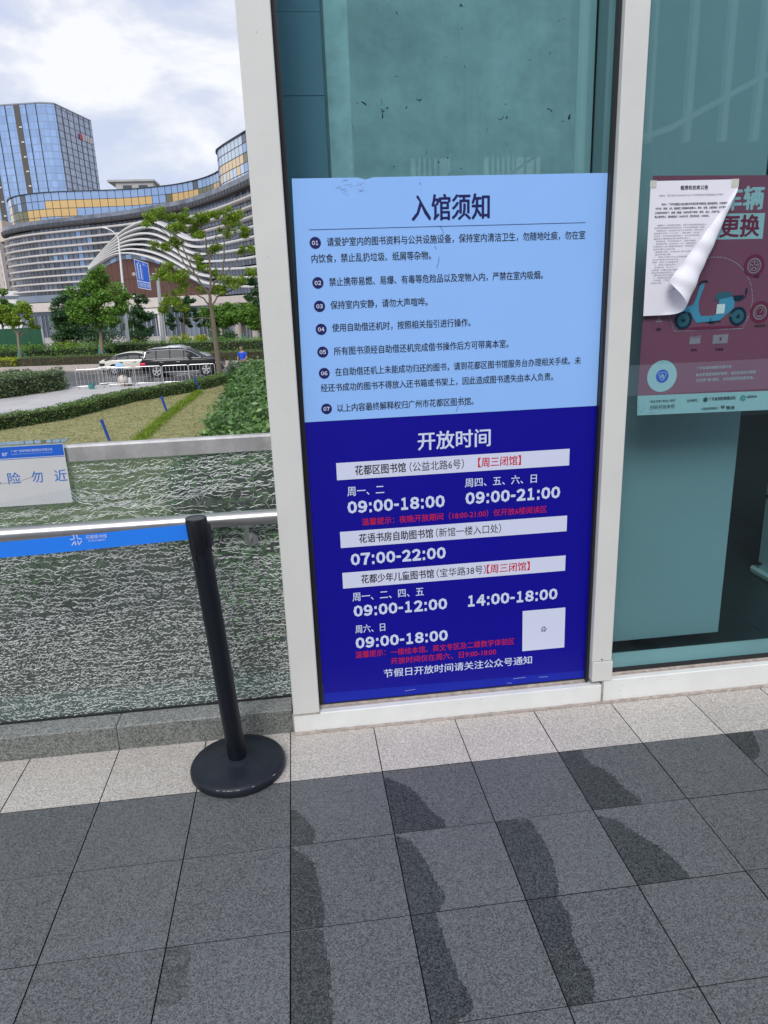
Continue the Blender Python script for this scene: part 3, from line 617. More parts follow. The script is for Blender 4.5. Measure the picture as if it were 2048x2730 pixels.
    for k in range(60):
        x = random.uniform(1.267, 1.37); zz = random.uniform(1.078, 1.10) + (.006 if x < 1.3 else 0)
        w = random.uniform(.0007, .002); plate(b, [(x, zz), (x + w, zz + w * .3), (x + w * .7, zz + w), (x, zz + w * .6)], z[2])
    o = put(b, 'peeled_fleck', mat('fleck', (.03, .06, .06), .7)); tag(o, kind='stuff')
build_poster()

# ------------------------------------------------------------------ white paper taped outside, corner curling over
def build_paper():
    c = Vector((1.40, .0445, 1.61)); r = empty('auction_notice', c, 'white printed sheet taped over the maroon poster, lower corner curling', 'notice')
    Wd, Ht = .2925, .4075; x0, z1 = 1.2525, 1.8133; Y = .0440
    A = Vector((1.5475, 1.793)); B = Vector((1.3780, 1.432)); d = (B - A).normalized(); n = Vector((-d.y, d.x))
    if n.dot(Vector((1, -1))) < 0: n = -n
    def P(u, v):
        p = Vector((x0 + u * Wd + (.0035 * v), z1 - v * Ht + .0006 * u))
        al = (p - A).dot(d); s = (p - A).dot(n); R = max(.004, (.006 + .105 * al) * (1 + .07 * math.sin(al * 41) + .05 * math.sin(al * 97 + 1)))
        s0 = s + R                                     # the roll leaves the glass one radius before its rim
        if al <= .002 or s0 <= 0: return (p.x, Y - .0006 * math.sin(u * 9) ** 2, p.y)
        th = min(s0 / R, rad(265)); ext = s0 - th * R
        q = A + d * al + n * (-R + R * math.sin(th) + ext * math.cos(th)); dep = R * (1 - math.cos(th)) + ext * math.sin(th)
        return (q.x, Y - dep * .8, q.y)
    b = MB(); NU, NV = 70, 96; vs = []
    for j in range(NV + 1):
        for i in range(NU + 1): vs.append(P(i / NU, j / NV))
    fs = [(j * (NU + 1) + i, j * (NU + 1) + i + 1, (j + 1) * (NU + 1) + i + 1, (j + 1) * (NU + 1) + i) for j in range(NV) for i in range(NU)]
    b.add(vs, fs); o = b.build('sheet', MAT['paper'], r, smooth=True); o.location = -c
    def put(b, nm, m): q = b.build(nm, m, r); q.location = -c; return q
    yy = Y - .0012; ink = mat('print_ink', (.05, .05, .065), .7); ink2 = mat('faint_print_ink', (.22, .22, .26), .7)
    put(MB().text('租赁权拍卖公告', 1.3523, 1.4441, 1.7922, .0128, yy, .022), 'title_lettering', MAT['black'])
    for s, a, e, zz, h, m, bo in (('受委托，我公司定于2024年6月14日上午10时在指定平台网络拍卖以下标的：', 1.2836, 1.498, 1.7704, .0064, ink2, 0), ('标的4：广州市花都区公益北路6号花都区图书馆新馆二楼的租赁权，出租面积：', 1.2925, 1.515, 1.7447, .0074, ink, .012), ('平方米，租期：5年，租金第二年起每年递增3%，现状：空置，出租用途：在不影响', 1.2736, 1.512, 1.7325, .0072, ink, .012), ('正常使用前提下，经营（销售）内容仅限于咖啡、茶饮、点心、文创产品、', 1.2730, 1.492, 1.7200, .0072, ink, .012), ('禁止使用明火，租金起拍价：29330元/月，竞买保证金：129000元。', 1.2730, 1.4560, 1.7083, .0072, ink, .012)):
        put(MB().text(s, a, e, zz, h, yy, bo), 'text_line', m)
    rows = ['温馨提示：标的按现状拍卖，买受人除交纳租赁保证金外，', '还须按使用费清单标准支付《平台收费指南》费用，', '拍卖会时间：2024年6月14日上午10时开始，分两个阶段，', '自由竞价时间（1个小时），限时竞价（3分钟），', '内出价，倒计时自动延时竞价，无人出价即成交。', '最高应价者经确认后为标的买受人。', '拍卖地点：平台网址如下，请自行查看。', '标的展示时间：2024年6月11-12日（需提前预约）', '并请竞买人自行查看标的现状，风险自负，', '具体内容以公告为准。', '报名截止时间：2024年6月13日17:00前。', '竞买手续办理：', '1、竞买人须在平台上完成注册，', '并上传有效证件实名认证，', '意愿，竞买人须具备条件，', '2、先网上报名成功，', '公司账号，开户行，', '式转账（须备注第14标的', '如必须与报名成功人一致）', '报名成功后不予退还', '3、拍卖未成交的，', '公司地址：广州市花都区', '特此公告。']
    for k, s in enumerate(rows):
        zz = 1.6828 - k * .00795; lim = 1.545 - .169 * ((1.793 - zz) / .361) - .032 - .04 * ((1.793 - zz) / .40)
        a = 1.2745 + (.008 if s[0] in '温拍标报竞123公' else 0); put(MB().text(s, a, min(lim, a + .0076 * len(s)), zz, .0054, yy, 0), 'text_line', ink2)
    tp = mat('clear_tape', (.55, .57, .50), .25)
    b = MB(); b.box(1.2500, 1.2715, yy - .0004, yy + .0004, 1.794, 1.8150); put(b, 'tape', tp)
    b = MB(); b.box(1.522, 1.5465, yy - .0004, yy + .0004, 1.790, 1.8150); put(b, 'tape', tp)
    b = MB(); plate(b, [(1.334, 1.500), (1.365, 1.5035), (1.370, 1.498), (1.355, 1.485), (1.345, 1.481), (1.333, 1.478)], yy - .0004); put(b, 'torn_flap', MAT['paperback'])
build_paper()

# ------------------------------------------------------------------ stanchion with its belt
def build_stanchion():
    bx, by = -.172, -.165
    r = empty('queue_stanchion', (bx, by, 0), 'navy black retractable belt stanchion standing before the cracked glass', 'stanchion')
    b = MB(); R = .156
    b.lathe([(0, .0), (R - .012, .0), (R - .003, .003), (R, .009), (R, .024), (R - .004, .031), (R - .013, .0355), (R * .6, .0385), (.060, .041), (.042, .044), (.034, .050), (0, .050)], n=72); b.build('base', MAT['navy2'], r, smooth=True)
    fl = MB()
    for k in range(46):
        a = random.uniform(0, 6.283); rr = random.uniform(.068, .138); x, y = rr * math.cos(a), rr * math.sin(a); zz = .0414 - (rr - .060) * .066 + .0002; w = random.uniform(.0006, .0022); e2 = random.uniform(0, 3.1)
        fl.add([(x, y, zz), (x + w * 2 * math.cos(e2), y + w * 2 * math.sin(e2), zz), (x + w * math.cos(e2 + .8), y + w * math.sin(e2 + .8), zz)], [(0, 1, 2)])
    o = fl.build('scuff', mat('scuff_grey', (.14, .15, .16), .8), r); o['kind'] = 'stuff'
    fl = MB()
    for k in range(9):
        a0 = rad(-95 + random.uniform(-40, 60)); w = random.uniform(.02, .09); fl.tube([(.1548 * math.cos(a0 + w * q), .1548 * math.sin(a0 + w * q), .0300) for q in (0, .5, 1)], random.uniform(.0006, .0013), 5)
    o = fl.build('worn_edge', mat('worn_edge_grey', (.30, .32, .34), .6), r); o['kind'] = 'stuff'
    ax = lambda z: Vector((-.0458 * (z - .04) / .84, -.004 * (z - .04) / .84, z))
    b = MB(); b.tube([ax(.04), ax(.80)], .0305, 36); b.build('pole', MAT['navy'], r, smooth=True)
    h = MB(); h.tube([ax(.772), ax(.774), ax(.878), ax(.8805)], [.0310, .0322, .0322, .0312], 40); hd = h.build('belt_head', MAT['navy'], r, smooth=True)
    t = ax(.8805); k = MB(); k.tube([t, t + Vector((0, 0, .0012))], .0270, 36); k.build('cap_disc', mat('cap_plastic', (.035, .038, .048), .35), hd, smooth=True)
    rim = MB(); rim.lathe([(.0272, t.z), (.0276, t.z + .0022), (.0312, t.z + .0022), (.0318, t.z)], (t.x, t.y, 0), 40); rim.build('cap_rim', MAT['navy'], hd, smooth=True)
    s = ax(.83)
    a = rad(238); px, py = s.x + math.cos(a) * .0318, s.y + math.sin(a) * .0318; dx, dy = math.cos(a), math.sin(a); tx, ty = -dy, dx
    def patch(b, w, z0, z1, dep, off=0):
        vs = []
        for z in (z0, z1):
            q = ax(z) - ax(.83)
            for u in (-w / 2 + off, w / 2 + off):
                for e in (-.004, dep): vs.append((px + q.x + tx * u + dx * e, py + q.y + ty * u + dy * e, z))
        b.add(vs, [(0, 1, 3, 2), (4, 6, 7, 5), (0, 4, 5, 1), (2, 3, 7, 6), (0, 2, 6, 4), (1, 5, 7, 3)])
    b = MB(); patch(b, .011, .772, .862, .0004); patch(b, .0125, .735, .757, .0016); patch(b, .006, .757, .775, .001); b.build('belt_slot', mat('slot_black', (.003, .003, .004), .5), hd)
    b = MB(); patch(b, .013, .853, .866, .0014); b.build('release_catch', MAT['navy2'], hd)
    a = rad(-12); px, py = s.x + math.cos(a) * .032, s.y + math.sin(a) * .032; dx, dy = math.cos(a), math.sin(a); tx, ty = -dy, dx
    b = MB(); patch(b, .030, .792, .862, .0048); b.build('side_clip', MAT['navy'], hd, bevel=.0015)
    # belt running off to the left
    b = MB(); N = 40; vs = []
    z_t = lambda f: .8640 - .006 * 4 * f * (1 - f) * 2.2 - .004 * f
    for kk in range(N + 1):
        f = kk / N; x = -.028 + ax(.84).x - f * 1.9; y = -.004 - .03 * f + .0015 * math.sin(f * 19)
        for zz in (z_t(f), z_t(f) - .0475):
            for th in (-.0006, .0006): vs.append((x, y + th, zz))
    fs = []
    for kk in range(N):
        o = kk * 4
        for p, q in ((0, 1), (1, 3), (3, 2), (2, 0)): fs.append((o + p, o + q, o + 4 + q, o + 4 + p))
    b.add(vs, fs); bl = b.build('belt', MAT['belt'], r, smooth=True)
    b = MB(); yy = -.0105
    emblem(b, -.5665 - bx, .8425, .033, yy, .0026); b.build('emblem', MAT['whiteink'], bl)
    b = MB(); b.text('花都图书馆', -.538 - bx, -.478 - bx, .8480, .0115, yy, .004); b.text('HUADU LIBRARY', -.532 - bx, -.482 - bx, .8365, .0052, yy, .0); b.build('belt_lettering', MAT['whiteink'], bl)
build_stanchion()

# ------------------------------------------------------------------ acrylic sign hung over the top rail
def build_hanging_sign():
    c = Vector((-.80, .085, 1.0)); r = empty('hanging_sign', c, 'pale acrylic warning sign with blue band hung over the steel rail', 'sign')
    def put(b, nm, m, p=r, **k):
        o = b.build(nm, m, p, **k); o.location = -c if p is r else (0, 0, 0); return o
    ac = sheetglass('acrylic', (.9, .93, .94), gloss=.02)
    b = MB(); b.box(-.99, -.6365, .083, .0865, .892, 1.0915); b.box(-.99, -.6365, .083, .140, 1.0885, 1.0925); put(b, 'acrylic_holder', ac)
    pp = mat('sign_paper', (.55, .56, .56), .5, var=.04, vscale=6); bb = mat('sign_blue', (.008, .11, .56), .4); bt = mat('sign_text_blue', (.015, .13, .50), .5); st = mat('sign_stripe', (.40, .45, .50), .5)
    b = MB(); b.box(-.985, -.6400, .0805, .0825, .8925, 1.0870); put(b, 'sheet', pp)
    y = .0802
    b = MB(); plate(b, [(-.985, 1.049), (-.6420, 1.049), (-.6420, 1.0855), (-.985, 1.0855)], y); plate(b, [(-.985, 1.0445), (-.6420, 1.0445), (-.6420, 1.0465), (-.985, 1.0465)], y); o = put(b, 'blue_band', bb)
    t = MB(); t.text('广州广电城市服务集团股份有限公司', -.800, -.6755, 1.0708, .0085, y - .0005, 0); t.text('Guangzhou GRG Urban Service Group Environmental Company', -.800, -.6755, 1.0610, .0030, y - .0005, 0); t.text('er', -.8285, -.8110, 1.0625, .0115, y - .0005, 0); put(t, 'band_lettering', MAT['whiteink'], o)
    for s, x0, x1, z in (('危', -.885, -.848, .984), ('险', -.825, -.7865, .984), ('勿', -.7525, -.7185, .984), ('近', -.6825, -.6440, .984)): put(MB().text(s, x0, x1, z, .0375, y, .008), 'warning_lettering', bt)
    b = MB()
    for k in range(36):
        x = -.98 + k * .0105; f = max(0, (x + .86) / .22); h = .012 + .030 * f
        if x > -.90: stroke(b, [(x, .894), (max(x - h * .75, -.985), .894 + h)], .0022, y)
    q = put(b, 'stripe_pattern', st)
    b = MB(); plate(b, [(-.985, .955), (-.93, .968), (-.80, .972), (-.735, .990), (-.733, .988), (-.80, .970), (-.93, .966), (-.985, .953)], y - .0002); put(b, 'crease', mat('crease_grey', (.33, .34, .34), .6))
build_hanging_sign()

# ================================================================== INSIDE THE GLASS
def conc():
    m, nt, p, N, L = nodes('raw_concrete'); tc = N('ShaderNodeTexCoord')
    n = N('ShaderNodeTexNoise'); n.inputs['Scale'].default_value = 5; n.inputs['Detail'].default_value = 9; n.inputs['Roughness'].default_value = .68; L(tc.outputs['Object'], n.inputs[0])
    r = N('ShaderNodeValToRGB'); e = r.color_ramp.elements; e[0].position = .3; e[0].color = (.44, .44, .44, 1); e[1].position = .7; e[1].color = (.72, .73, .72, 1); L(n.outputs[0], r.inputs[0])
    mp = N('ShaderNodeMapping'); mp.inputs['Scale'].default_value = (26, 26, 1.2); L(tc.outputs['Object'], mp.inputs[0])
    s = N('ShaderNodeTexNoise'); s.inputs['Scale'].default_value = 1; s.inputs['Detail'].default_value = 3; L(mp.outputs[0], s.inputs[0])
    sr = N('ShaderNodeMapRange'); sr.inputs['From Min'].default_value = .5; sr.inputs['From Max'].default_value = .75; sr.inputs['To Max'].default_value = .35; L(s.outputs[0], sr.inputs[0])
    m1 = N('ShaderNodeMix'); m1.data_type = 'RGBA'; m1.inputs[7].default_value = (.72, .72, .70, 1); L(sr.outputs[0], m1.inputs[0]); L(r.outputs[0], m1.inputs[6])
    v = N('ShaderNodeTexNoise'); v.inputs['Scale'].default_value = 34; v.inputs['Detail'].default_value = 3; v.inputs['Distortion'].default_value = .8; L(tc.outputs['Object'], v.inputs[0])
    vr = N('ShaderNodeMapRange'); vr.inputs['From Min'].default_value = .70; vr.inputs['From Max'].default_value = .725; L(v.outputs[0], vr.inputs[0])
    m2 = N('ShaderNodeMix'); m2.data_type = 'RGBA'; m2.inputs[7].default_value = (.05, .05, .05, 1); L(vr.outputs[0], m2.inputs[0]); L(m1.outputs[2], m2.inputs[6]); L(m2.outputs[2], p.inputs['Base Color'])
    p.inputs['Roughness'].default_value = .85
    b = N('ShaderNodeBump'); b.inputs['Strength'].default_value = .4; b.inputs['Distance'].default_value = .02; L(n.outputs[0], b.inputs['Height']); L(b.outputs[0], p.inputs['Normal'])
    return m
def build_interior():
    cm = conc()
    p = empty('concrete_pillar', (.7, .5, 0), 'rough pitted concrete pillar behind the glass above the blue notice', 'pillar')
    def put(b, nm, m, par=p): o = b.build(nm, m, par); o.location = (-.7, -.5, 0); return o
    b = MB(); b.slab([(.357, .40), (1.135, .40), (1.135, .9), (.357, .9)], 0, 4.0); put(b, 'shaft', cm)
    b = MB(); b.slab([(.272, .44), (.278, .402), (.352, .394), (.357, .398), (.357, .9), (.272, .9)], 0, 4.0); put(b, 'corner_trim', mat('trim_concrete', (.80, .81, .80), .8, var=.18, vscale=14))
    b = MB(); b.box(1.135, 1.196, .395, .6, 0, 4.0); put(b, 'plaster_strip', mat('plaster', (.66, .68, .67), .8, var=.05))
    w = MB(); w.box(1.204, 1.808, .30, .40, .088, 4.0); tag(w.build('white_wall_panel', mat('panel_white', (.47, .48, .49), .6, var=.04, vscale=3), bevel=.003), 'plain white interior wall panel below and behind the scooter poster', 'wall panel')
    b = MB()
    for i in range(10): b.box(.03 + i * .6, .629 + i * .6, .255, .345, -.02, .001)
    tag(b.build('threshold_strip', mat('pale_stone', (.34, .35, .345), .5, var=.08)), kind='structure')
    b = MB()
    for i in range(10):
        for j in range(9): b.box(.03 + i * .6, .628 + i * .6, (.347 if j == 0 else .427) + j * .6, 1.025 + j * .6, -.02, 0)
    tag(b.build('interior_floor', mat('dark_floor_tile', (.035, .04, .042), .3, var=.15, vscale=5)), kind='structure')
    b = MB(); b.box(.03, 6, 5.8, 5.9, 0, 4.2); b.box(5.9, 6, .2, 5.8, 0, 4.2); tag(b.build('interior_wall', mat('interior_wall_paint', (.20, .22, .23), .8)), kind='structure')
    b = MB(); b.box(.03, 6, .12, 5.8, 4.0, 4.2); tag(b.build('interior_ceiling', mat('interior_ceiling_paint', (.35, .36, .36), .8)), kind='structure')
    b = MB()
    for i in range(3): b.box(.031, .271, .46, .48, .3 + i * .62, .3 + i * .62 + .6188)
    b.box(.031, .271, .46, .48, 2.1612, 2.4058); b.box(.031, .271, .46, .48, 2.4072, 4.0)
    tag(b.build('partition_wall', mat('partition_grey', (.44, .54, .66), .6)), kind='structure')
    b = MB(); b.box(.031, .271, .482, .49, .3, 4.0); tag(b.build('partition_backing', bpy.data.materials['partition_grey']), kind='structure')
    k = empty('kiosk', (2.75, 1.1, 0), 'white floor standing kiosk with flanged foot seen through right pane', 'kiosk')
    def pk(b, nm, m, **kw): o = b.build(nm, m, k, **kw); o.location = (-2.75, -1.1, 0); return o
    wm = mat('kiosk_white', (.62, .63, .63), .35)
    b = MB(); b.slab([(2.475, 1.085), (2.475, .5), (3.0, .5), (3.0, 1.115), (2.50, 1.115)], .012, .03); b.slab([(2.485, 1.08), (2.485, .51), (2.99, .51), (2.99, 1.105), (2.51, 1.105)], 0, .012); pk(b, 'foot_plate', wm)
    b = MB(); b.box(2.515, 2.98, .56, 1.085, .03, .50); pk(b, 'cabinet', wm, bevel=.006)
    b = MB(); b.box(2.535, 2.97, .58, 1.07, .50, 1.55); pk(b, 'upper_cabinet', mat('kiosk_grey', (.33, .34, .35), .4), bevel=.006)
    b = MB()
    for z in (.06, .435): b.tube([(2.505, 1.06, z), (2.516, 1.06, z)], [.009, .011], 12)
    pk(b, 'bolt', MAT['rubber'])
build_interior()

# added dark block behind the camera, dims sky reflection and carries the mirrored fins
def build_opposite():
    c = Vector((6, -16, 0)); r = empty('added_reflection_block', c, 'added dark block behind the camera, white fins mirrored in the glass', 'building')
    def put(b, nm, m): o = b.build(nm, m, r); o.location = -c; return o
    dk = mat('block_dark', (.05, .06, .065), .6); wf = mat('fin_white', (.90, .92, .93), .35); wl = mat('louver_white', (.80, .82, .84), .5)
    b = MB()
    for x0, x1, z0, z1 in ((-8, 3.2, -.4, 8.2), (3.2, 6.75, 4.92, 8.2), (3.2, 6.75, -.4, 3.3), (4.38, 5.0, 3.3, 4.92), (6.75, 9.33, -.4, 8.2), (9.33, 9.95, -.4, 4.2), (9.33, 9.95, 5.32, 8.2), (9.58, 9.75, 4.2, 5.32), (9.95, 26, -.4, 8.2)): b.box(x0, x1, -17.2, -16.2, z0, z1)
    put(b, 'facade', dk)
    b = MB()
    for x in (9.05, 10.0, 10.95, 11.8, 12.9, 13.8, 14.8, 7.3, 8.0): b.box(x, x + .09 + .06 * (int(x * 10) % 3), -16.2, -16.0, (5.0 if x > 8.5 else 2.2), 8.2)
    put(b, 'fin', wf)
    b = MB(); b.tube([(8.6, -16.0, 5.0), (9.6, -16.0, 5.30), (12.2, -16.0, 6.55)], .07, 6); put(b, 'sloped_beam', wf)
    b = MB()
    for x0, x1 in ((3.2, 3.95), (5.0, 5.35)):
        for z in (3.42, 3.62, 3.82, 4.02, 4.22): b.box(x0, x1, -16.16, -16.0, z, z + .10)
        for k in range(5): b.box(x0 + .1 + k * .13, x0 + .14 + k * .13, -16.16, -16.0, 4.32, 4.92)
    put(b, 'louver', dk)
    b = MB(); b.tube([(4.0, -16.02, 4.25), (4.4, -16.02, 4.7)], .03, 6); b.tube([(5.45, -16.0, 4.25), (6.6, -16.0, 4.95)], .03, 6)
    for x in (5.7, 5.95, 6.2): b.box(x, x + .05, -16.05, -16.0, 3.6, 4.9)
    put(b, 'dark_brace', dk)
build_opposite()

# ================================================================== OUTSIDE: ground
G = -2.65
MAT['concrete_plaza'] = mat('plaza_concrete', (.47, .455, .455), .55, var=.12, vscale=.8)
def lawnmat():
    m, nt, p, N, L = nodes('dry_lawn'); tc = N('ShaderNodeTexCoord')
    mp = N('ShaderNodeMapping'); mp.inputs['Scale'].default_value = (1.6, 4.5, 1); mp.inputs['Rotation'].default_value = (0, 0, rad(14)); L(tc.outputs['Object'], mp.inputs[0])
    a = N('ShaderNodeTexNoise'); a.inputs['Scale'].default_value = 1.3; a.inputs['Detail'].default_value = 9; a.inputs['Roughness'].default_value = .72; L(mp.outputs[0], a.inputs[0])
    r = N('ShaderNodeValToRGB'); e = r.color_ramp.elements; e[0].position = .32; e[0].color = (.14, .155, .055, 1); e[1].position = .68; e[1].color = (.44, .41, .20, 1)
    x = e.new(.5); x.color = (.29, .285, .125, 1)
    L(a.outputs[0], r.inputs[0]); L(r.outputs[0], p.inputs['Base Color']); p.inputs['Roughness'].default_value = .95
    f = N('ShaderNodeTexNoise'); f.inputs['Scale'].default_value = 22; f.inputs['Detail'].default_value = 4; L(tc.outputs['Object'], f.inputs[0])
    b = N('ShaderNodeBump'); b.inputs['Strength'].default_value = .9; b.inputs['Distance'].default_value = .06; L(f.outputs[0], b.inputs['Height']); L(b.outputs[0], p.inputs['Normal'])
    return m
def roadmat():
    m, nt, p, N, L = nodes('damp_asphalt'); tc = N('ShaderNodeTexCoord')
    a = N('ShaderNodeTexNoise'); a.inputs['Scale'].default_value = .45; a.inputs['Detail'].default_value = 5; L(tc.outputs['Object'], a.inputs[0])
    r = N('ShaderNodeMapRange'); r.inputs['From Min'].default_value = .4; r.inputs['From Max'].default_value = .6; r.inputs['To Min'].default_value = .18; r.inputs['To Max'].default_value = .55; L(a.outputs[0], r.inputs[0]); L(r.outputs[0], p.inputs['Roughness'])
    c = N('ShaderNodeValToRGB'); c.color_ramp.elements[0].color = (.05, .052, .058, 1); c.color_ramp.elements[1].color = (.11, .112, .12, 1); L(a.outputs[0], c.inputs[0]); L(c.outputs[0], p.inputs['Base Color'])
    return m
def sheet(name, poly, z, m, th=.3):
    b = MB(); b.slab(poly, z - th, z); return tag(b.build(name, m), kind='structure')
NEAR = [(-16, 21.5), (-11.07, 26.0), (-9.22, 28.0), (-7.57, 32.8), (-5.03, 36.1), (-3.4, 40.2), (-1, 41.5), (3, 42)]
def build_ground():
    sheet('ground', [(-1500, .31), (1500, .31), (1500, 2500), (-1500, 2500)], G - .012, mat('ground_earth', (.13, .13, .115), .95, var=.2, vscale=.02))
    sheet('planting_bed', [(-30, .31), (12, .31), (12, 12.5), (-30, 12.5)], G - .004, mat('bed_soil', (.060, .050, .042), .95, var=.5, vscale=1.6), .1)
    sheet('lawn', [(-30, 12.5), (12, 12.5), (12, 41), *reversed(NEAR[:-1]), (-30, 10.5)], G, lawnmat(), .1)
    sheet('plaza', [NEAR[0], *NEAR[1:], (12, 42), (12, 42.2), (-4, 42.2), (-30, 42.2), (-40, 42.2), (-40, 12)], G, MAT['concrete_plaza'], .05)
    sheet('road', [(-150, 42.2), (150, 42.2), (150, 51.8 - 6), (-4.46, 51.8), (-14.57, 54.6), (-22.1, 55.8), (-150, 70)], G - .004, roadmat(), .06)
    e = [(-150, 70), (-22.1, 55.8), (-14.57, 54.6), (-4.46, 51.8), (40, 41.5)]
    b = MB()
    for (x0, y0), (x1, y1) in zip(e, e[1:]):
        n = max(1, int(math.hypot(x1 - x0, y1 - y0) / 1.5))
        for k in range(n):
            f0, f1 = k / n + .006 / n, (k + 1) / n - .006 / n
            a = (x0 + (x1 - x0) * f0, y0 + (y1 - y0) * f0); c = (x0 + (x1 - x0) * f1, y0 + (y1 - y0) * f1)
            b.slab([a, c, (c[0], c[1] + .3), (a[0], a[1] + .3)], G - .2, G + .40)
    tag(b.build('road_kerb', mat('pinkish_kerb_stone', (.46, .40, .38), .8, var=.1, vscale=2)), kind='structure')
    b = MB()
    for (x0, y0), (x1, y1) in zip(e, e[1:]): b.slab([(x0, y0 - .22), (x1, y1 - .22), (x1, y1 - .1), (x0, y0 - .1)], G - .003, G + .001)
    tag(b.build('road_edge_line', mat('road_paint', (.55, .55, .53), .6, var=.2, vscale=3)), kind='structure')
    sheet('roadside_bed', [(-150, 70.3), (-22.1, 56.1), (-14.57, 54.9), (-4.46, 52.1), (40, 41.8), (40, 67), (-150, 82)], G + .36, mat('bed_turf', (.05, .085, .025), .95, var=.35, vscale=2), .2)
    sheet('forecourt', [(-150, 82), (40, 67), (60, 160), (-150, 190)], G + .37, mat('forecourt_stone', (.42, .40, .385), .7, var=.06, vscale=.3), .2)
build_ground()

# ------------------------------------------------------------------ foliage
def leaf_object(name, P, size, m, parent=None, up=.35, aspect=.5, droop=0):
    P = np.asarray(P, float); n = len(P)
    a = RNG.normal(size=(n, 3)); a[:, 2] = a[:, 2] * .55 - droop; a /= np.linalg.norm(a, axis=1)[:, None]
    nn = RNG.normal(size=(n, 3)); nn[:, 2] = np.abs(nn[:, 2]) + up * 2
    b = np.cross(nn, a); b /= np.linalg.norm(b, axis=1)[:, None] + 1e-9
    s = size * RNG.uniform(.6, 1.25, (n, 1)); A = a * s; B = b * s * aspect * .5
    nrm = np.cross(A, B); nrm /= np.linalg.norm(nrm, axis=1)[:, None] + 1e-9
    V = np.stack([P - A * .5, P + B - A * .05, P + A * .5 - nrm * s * .12, P - B - A * .05], 1).reshape(-1, 3)
    me = bpy.data.meshes.new(name); me.vertices.add(4 * n); me.vertices.foreach_set('co', V.ravel())
    me.loops.add(4 * n); me.loops.foreach_set('vertex_index', np.arange(4 * n)); me.polygons.add(n)
    me.polygons.foreach_set('loop_start', np.arange(n) * 4); me.polygons.foreach_set('loop_total', np.full(n, 4)); me.update(); me.validate()
    me.materials.append(m); o = bpy.data.objects.new(name, me); COL.objects.link(o)
    if parent is not None: o.parent = parent
    return o
LEAF = {
 'bright': leafmat('fresh_green_leaf', (.11, .21, .018), (.34, .48, .06), .4, hue=(.50, .55, .09)),
 'mid': leafmat('mid_green_leaf', (.075, .19, .03), (.26, .45, .085), .36),
 'dark': leafmat('dark_green_leaf', (.03, .085, .035), (.10, .21, .075), .26),
 'gloss': leafmat('glossy_hedge_leaf', (.035, .10, .025), (.17, .31, .09), .25, .3, hue=(.36, .50, .18)),
 'lime': leafmat('lime_leaf', (.22, .30, .012), (.50, .55, .035), .3),
 'grey': leafmat('grey_green_leaf', (.07, .12, .05), (.19, .28, .12), .28),
 'trim': leafmat('trimmed_hedge_leaf', (.06, .12, .03), (.19, .30, .075), .26),
}
BARK = mat('bark', (.14, .115, .085), .9, var=.35, vscale=14, bump=.6, bscale=25)
BARKP = mat('pale_bark', (.26, .21, .165), .9, var=.25, vscale=9)
def blob_pts(blobs, n, shell=.45):
    w = np.array([b[3] ** 2.2 for b in blobs]); w /= w.sum(); idx = RNG.choice(len(blobs), n, p=w)
    B = np.array(blobs)[idx]; d = RNG.normal(size=(n, 3)); d /= np.linalg.norm(d, axis=1)[:, None]
    r = RNG.uniform(shell, 1, (n, 1)) ** .6 * B[:, 3:4]; return B[:, :3] + d * r * np.array([1, 1, .72])
def clumpy(blobs, per, rr):               # break every blob into smaller sprays so that gaps remain
    out = []
    for x, y, z, r in blobs:
        for _ in range(per):
            d = RNG.normal(size=3); d /= np.linalg.norm(d); d *= r * RNG.uniform(.35, 1.0); out.append((x + d[0], y + d[1], z + d[2] * .75, r * rr * RNG.uniform(.6, 1.3)))
    return out
def make_tree(name, base, limbs, blobs, n, size, leaf, label, cat='tree', group=None, bark=BARK, props=False, per=8, rr=.52, aspect=.5, droop=.0):
    r = empty(name, base, label, cat, group); bx, by, bz = base
    loc = lambda o: (setattr(o, 'location', (-bx, -by, -bz)), o)[1]
    t = MB()
    for pts, r0, r1 in limbs:
        k = len(pts); P = []
        for a, c in zip(pts, pts[1:]):
            for q in range(3): P.append(tuple(a[i] + (c[i] - a[i]) * q / 3 + random.uniform(-.02, .02) for i in range(3)))
        P.append(pts[-1]); t.tube(P, [r0 + (r1 - r0) * i / (len(P) - 1) for i in range(len(P))], 8)
    loc(t.build('trunk', bark, r, smooth=True))
    c = clumpy(blobs, per, rr); loc(leaf_object('crown', blob_pts(c, n, .1), size, leaf, r, aspect=aspect, droop=droop))
    if props:
        ps = mat('teal_prop_paint', (.02, .30, .27), .6) if 'teal_prop_paint' not in bpy.data.materials else bpy.data.materials['teal_prop_paint']
        for a in (20, 140, 260):
            s = MB(); s.tube([(math.cos(rad(a)) * .12, math.sin(rad(a)) * .12, props), (math.cos(rad(a)) * .62, math.sin(rad(a)) * .62, 0)], .03, 6); s.build('prop_stake', ps, r)
    return r
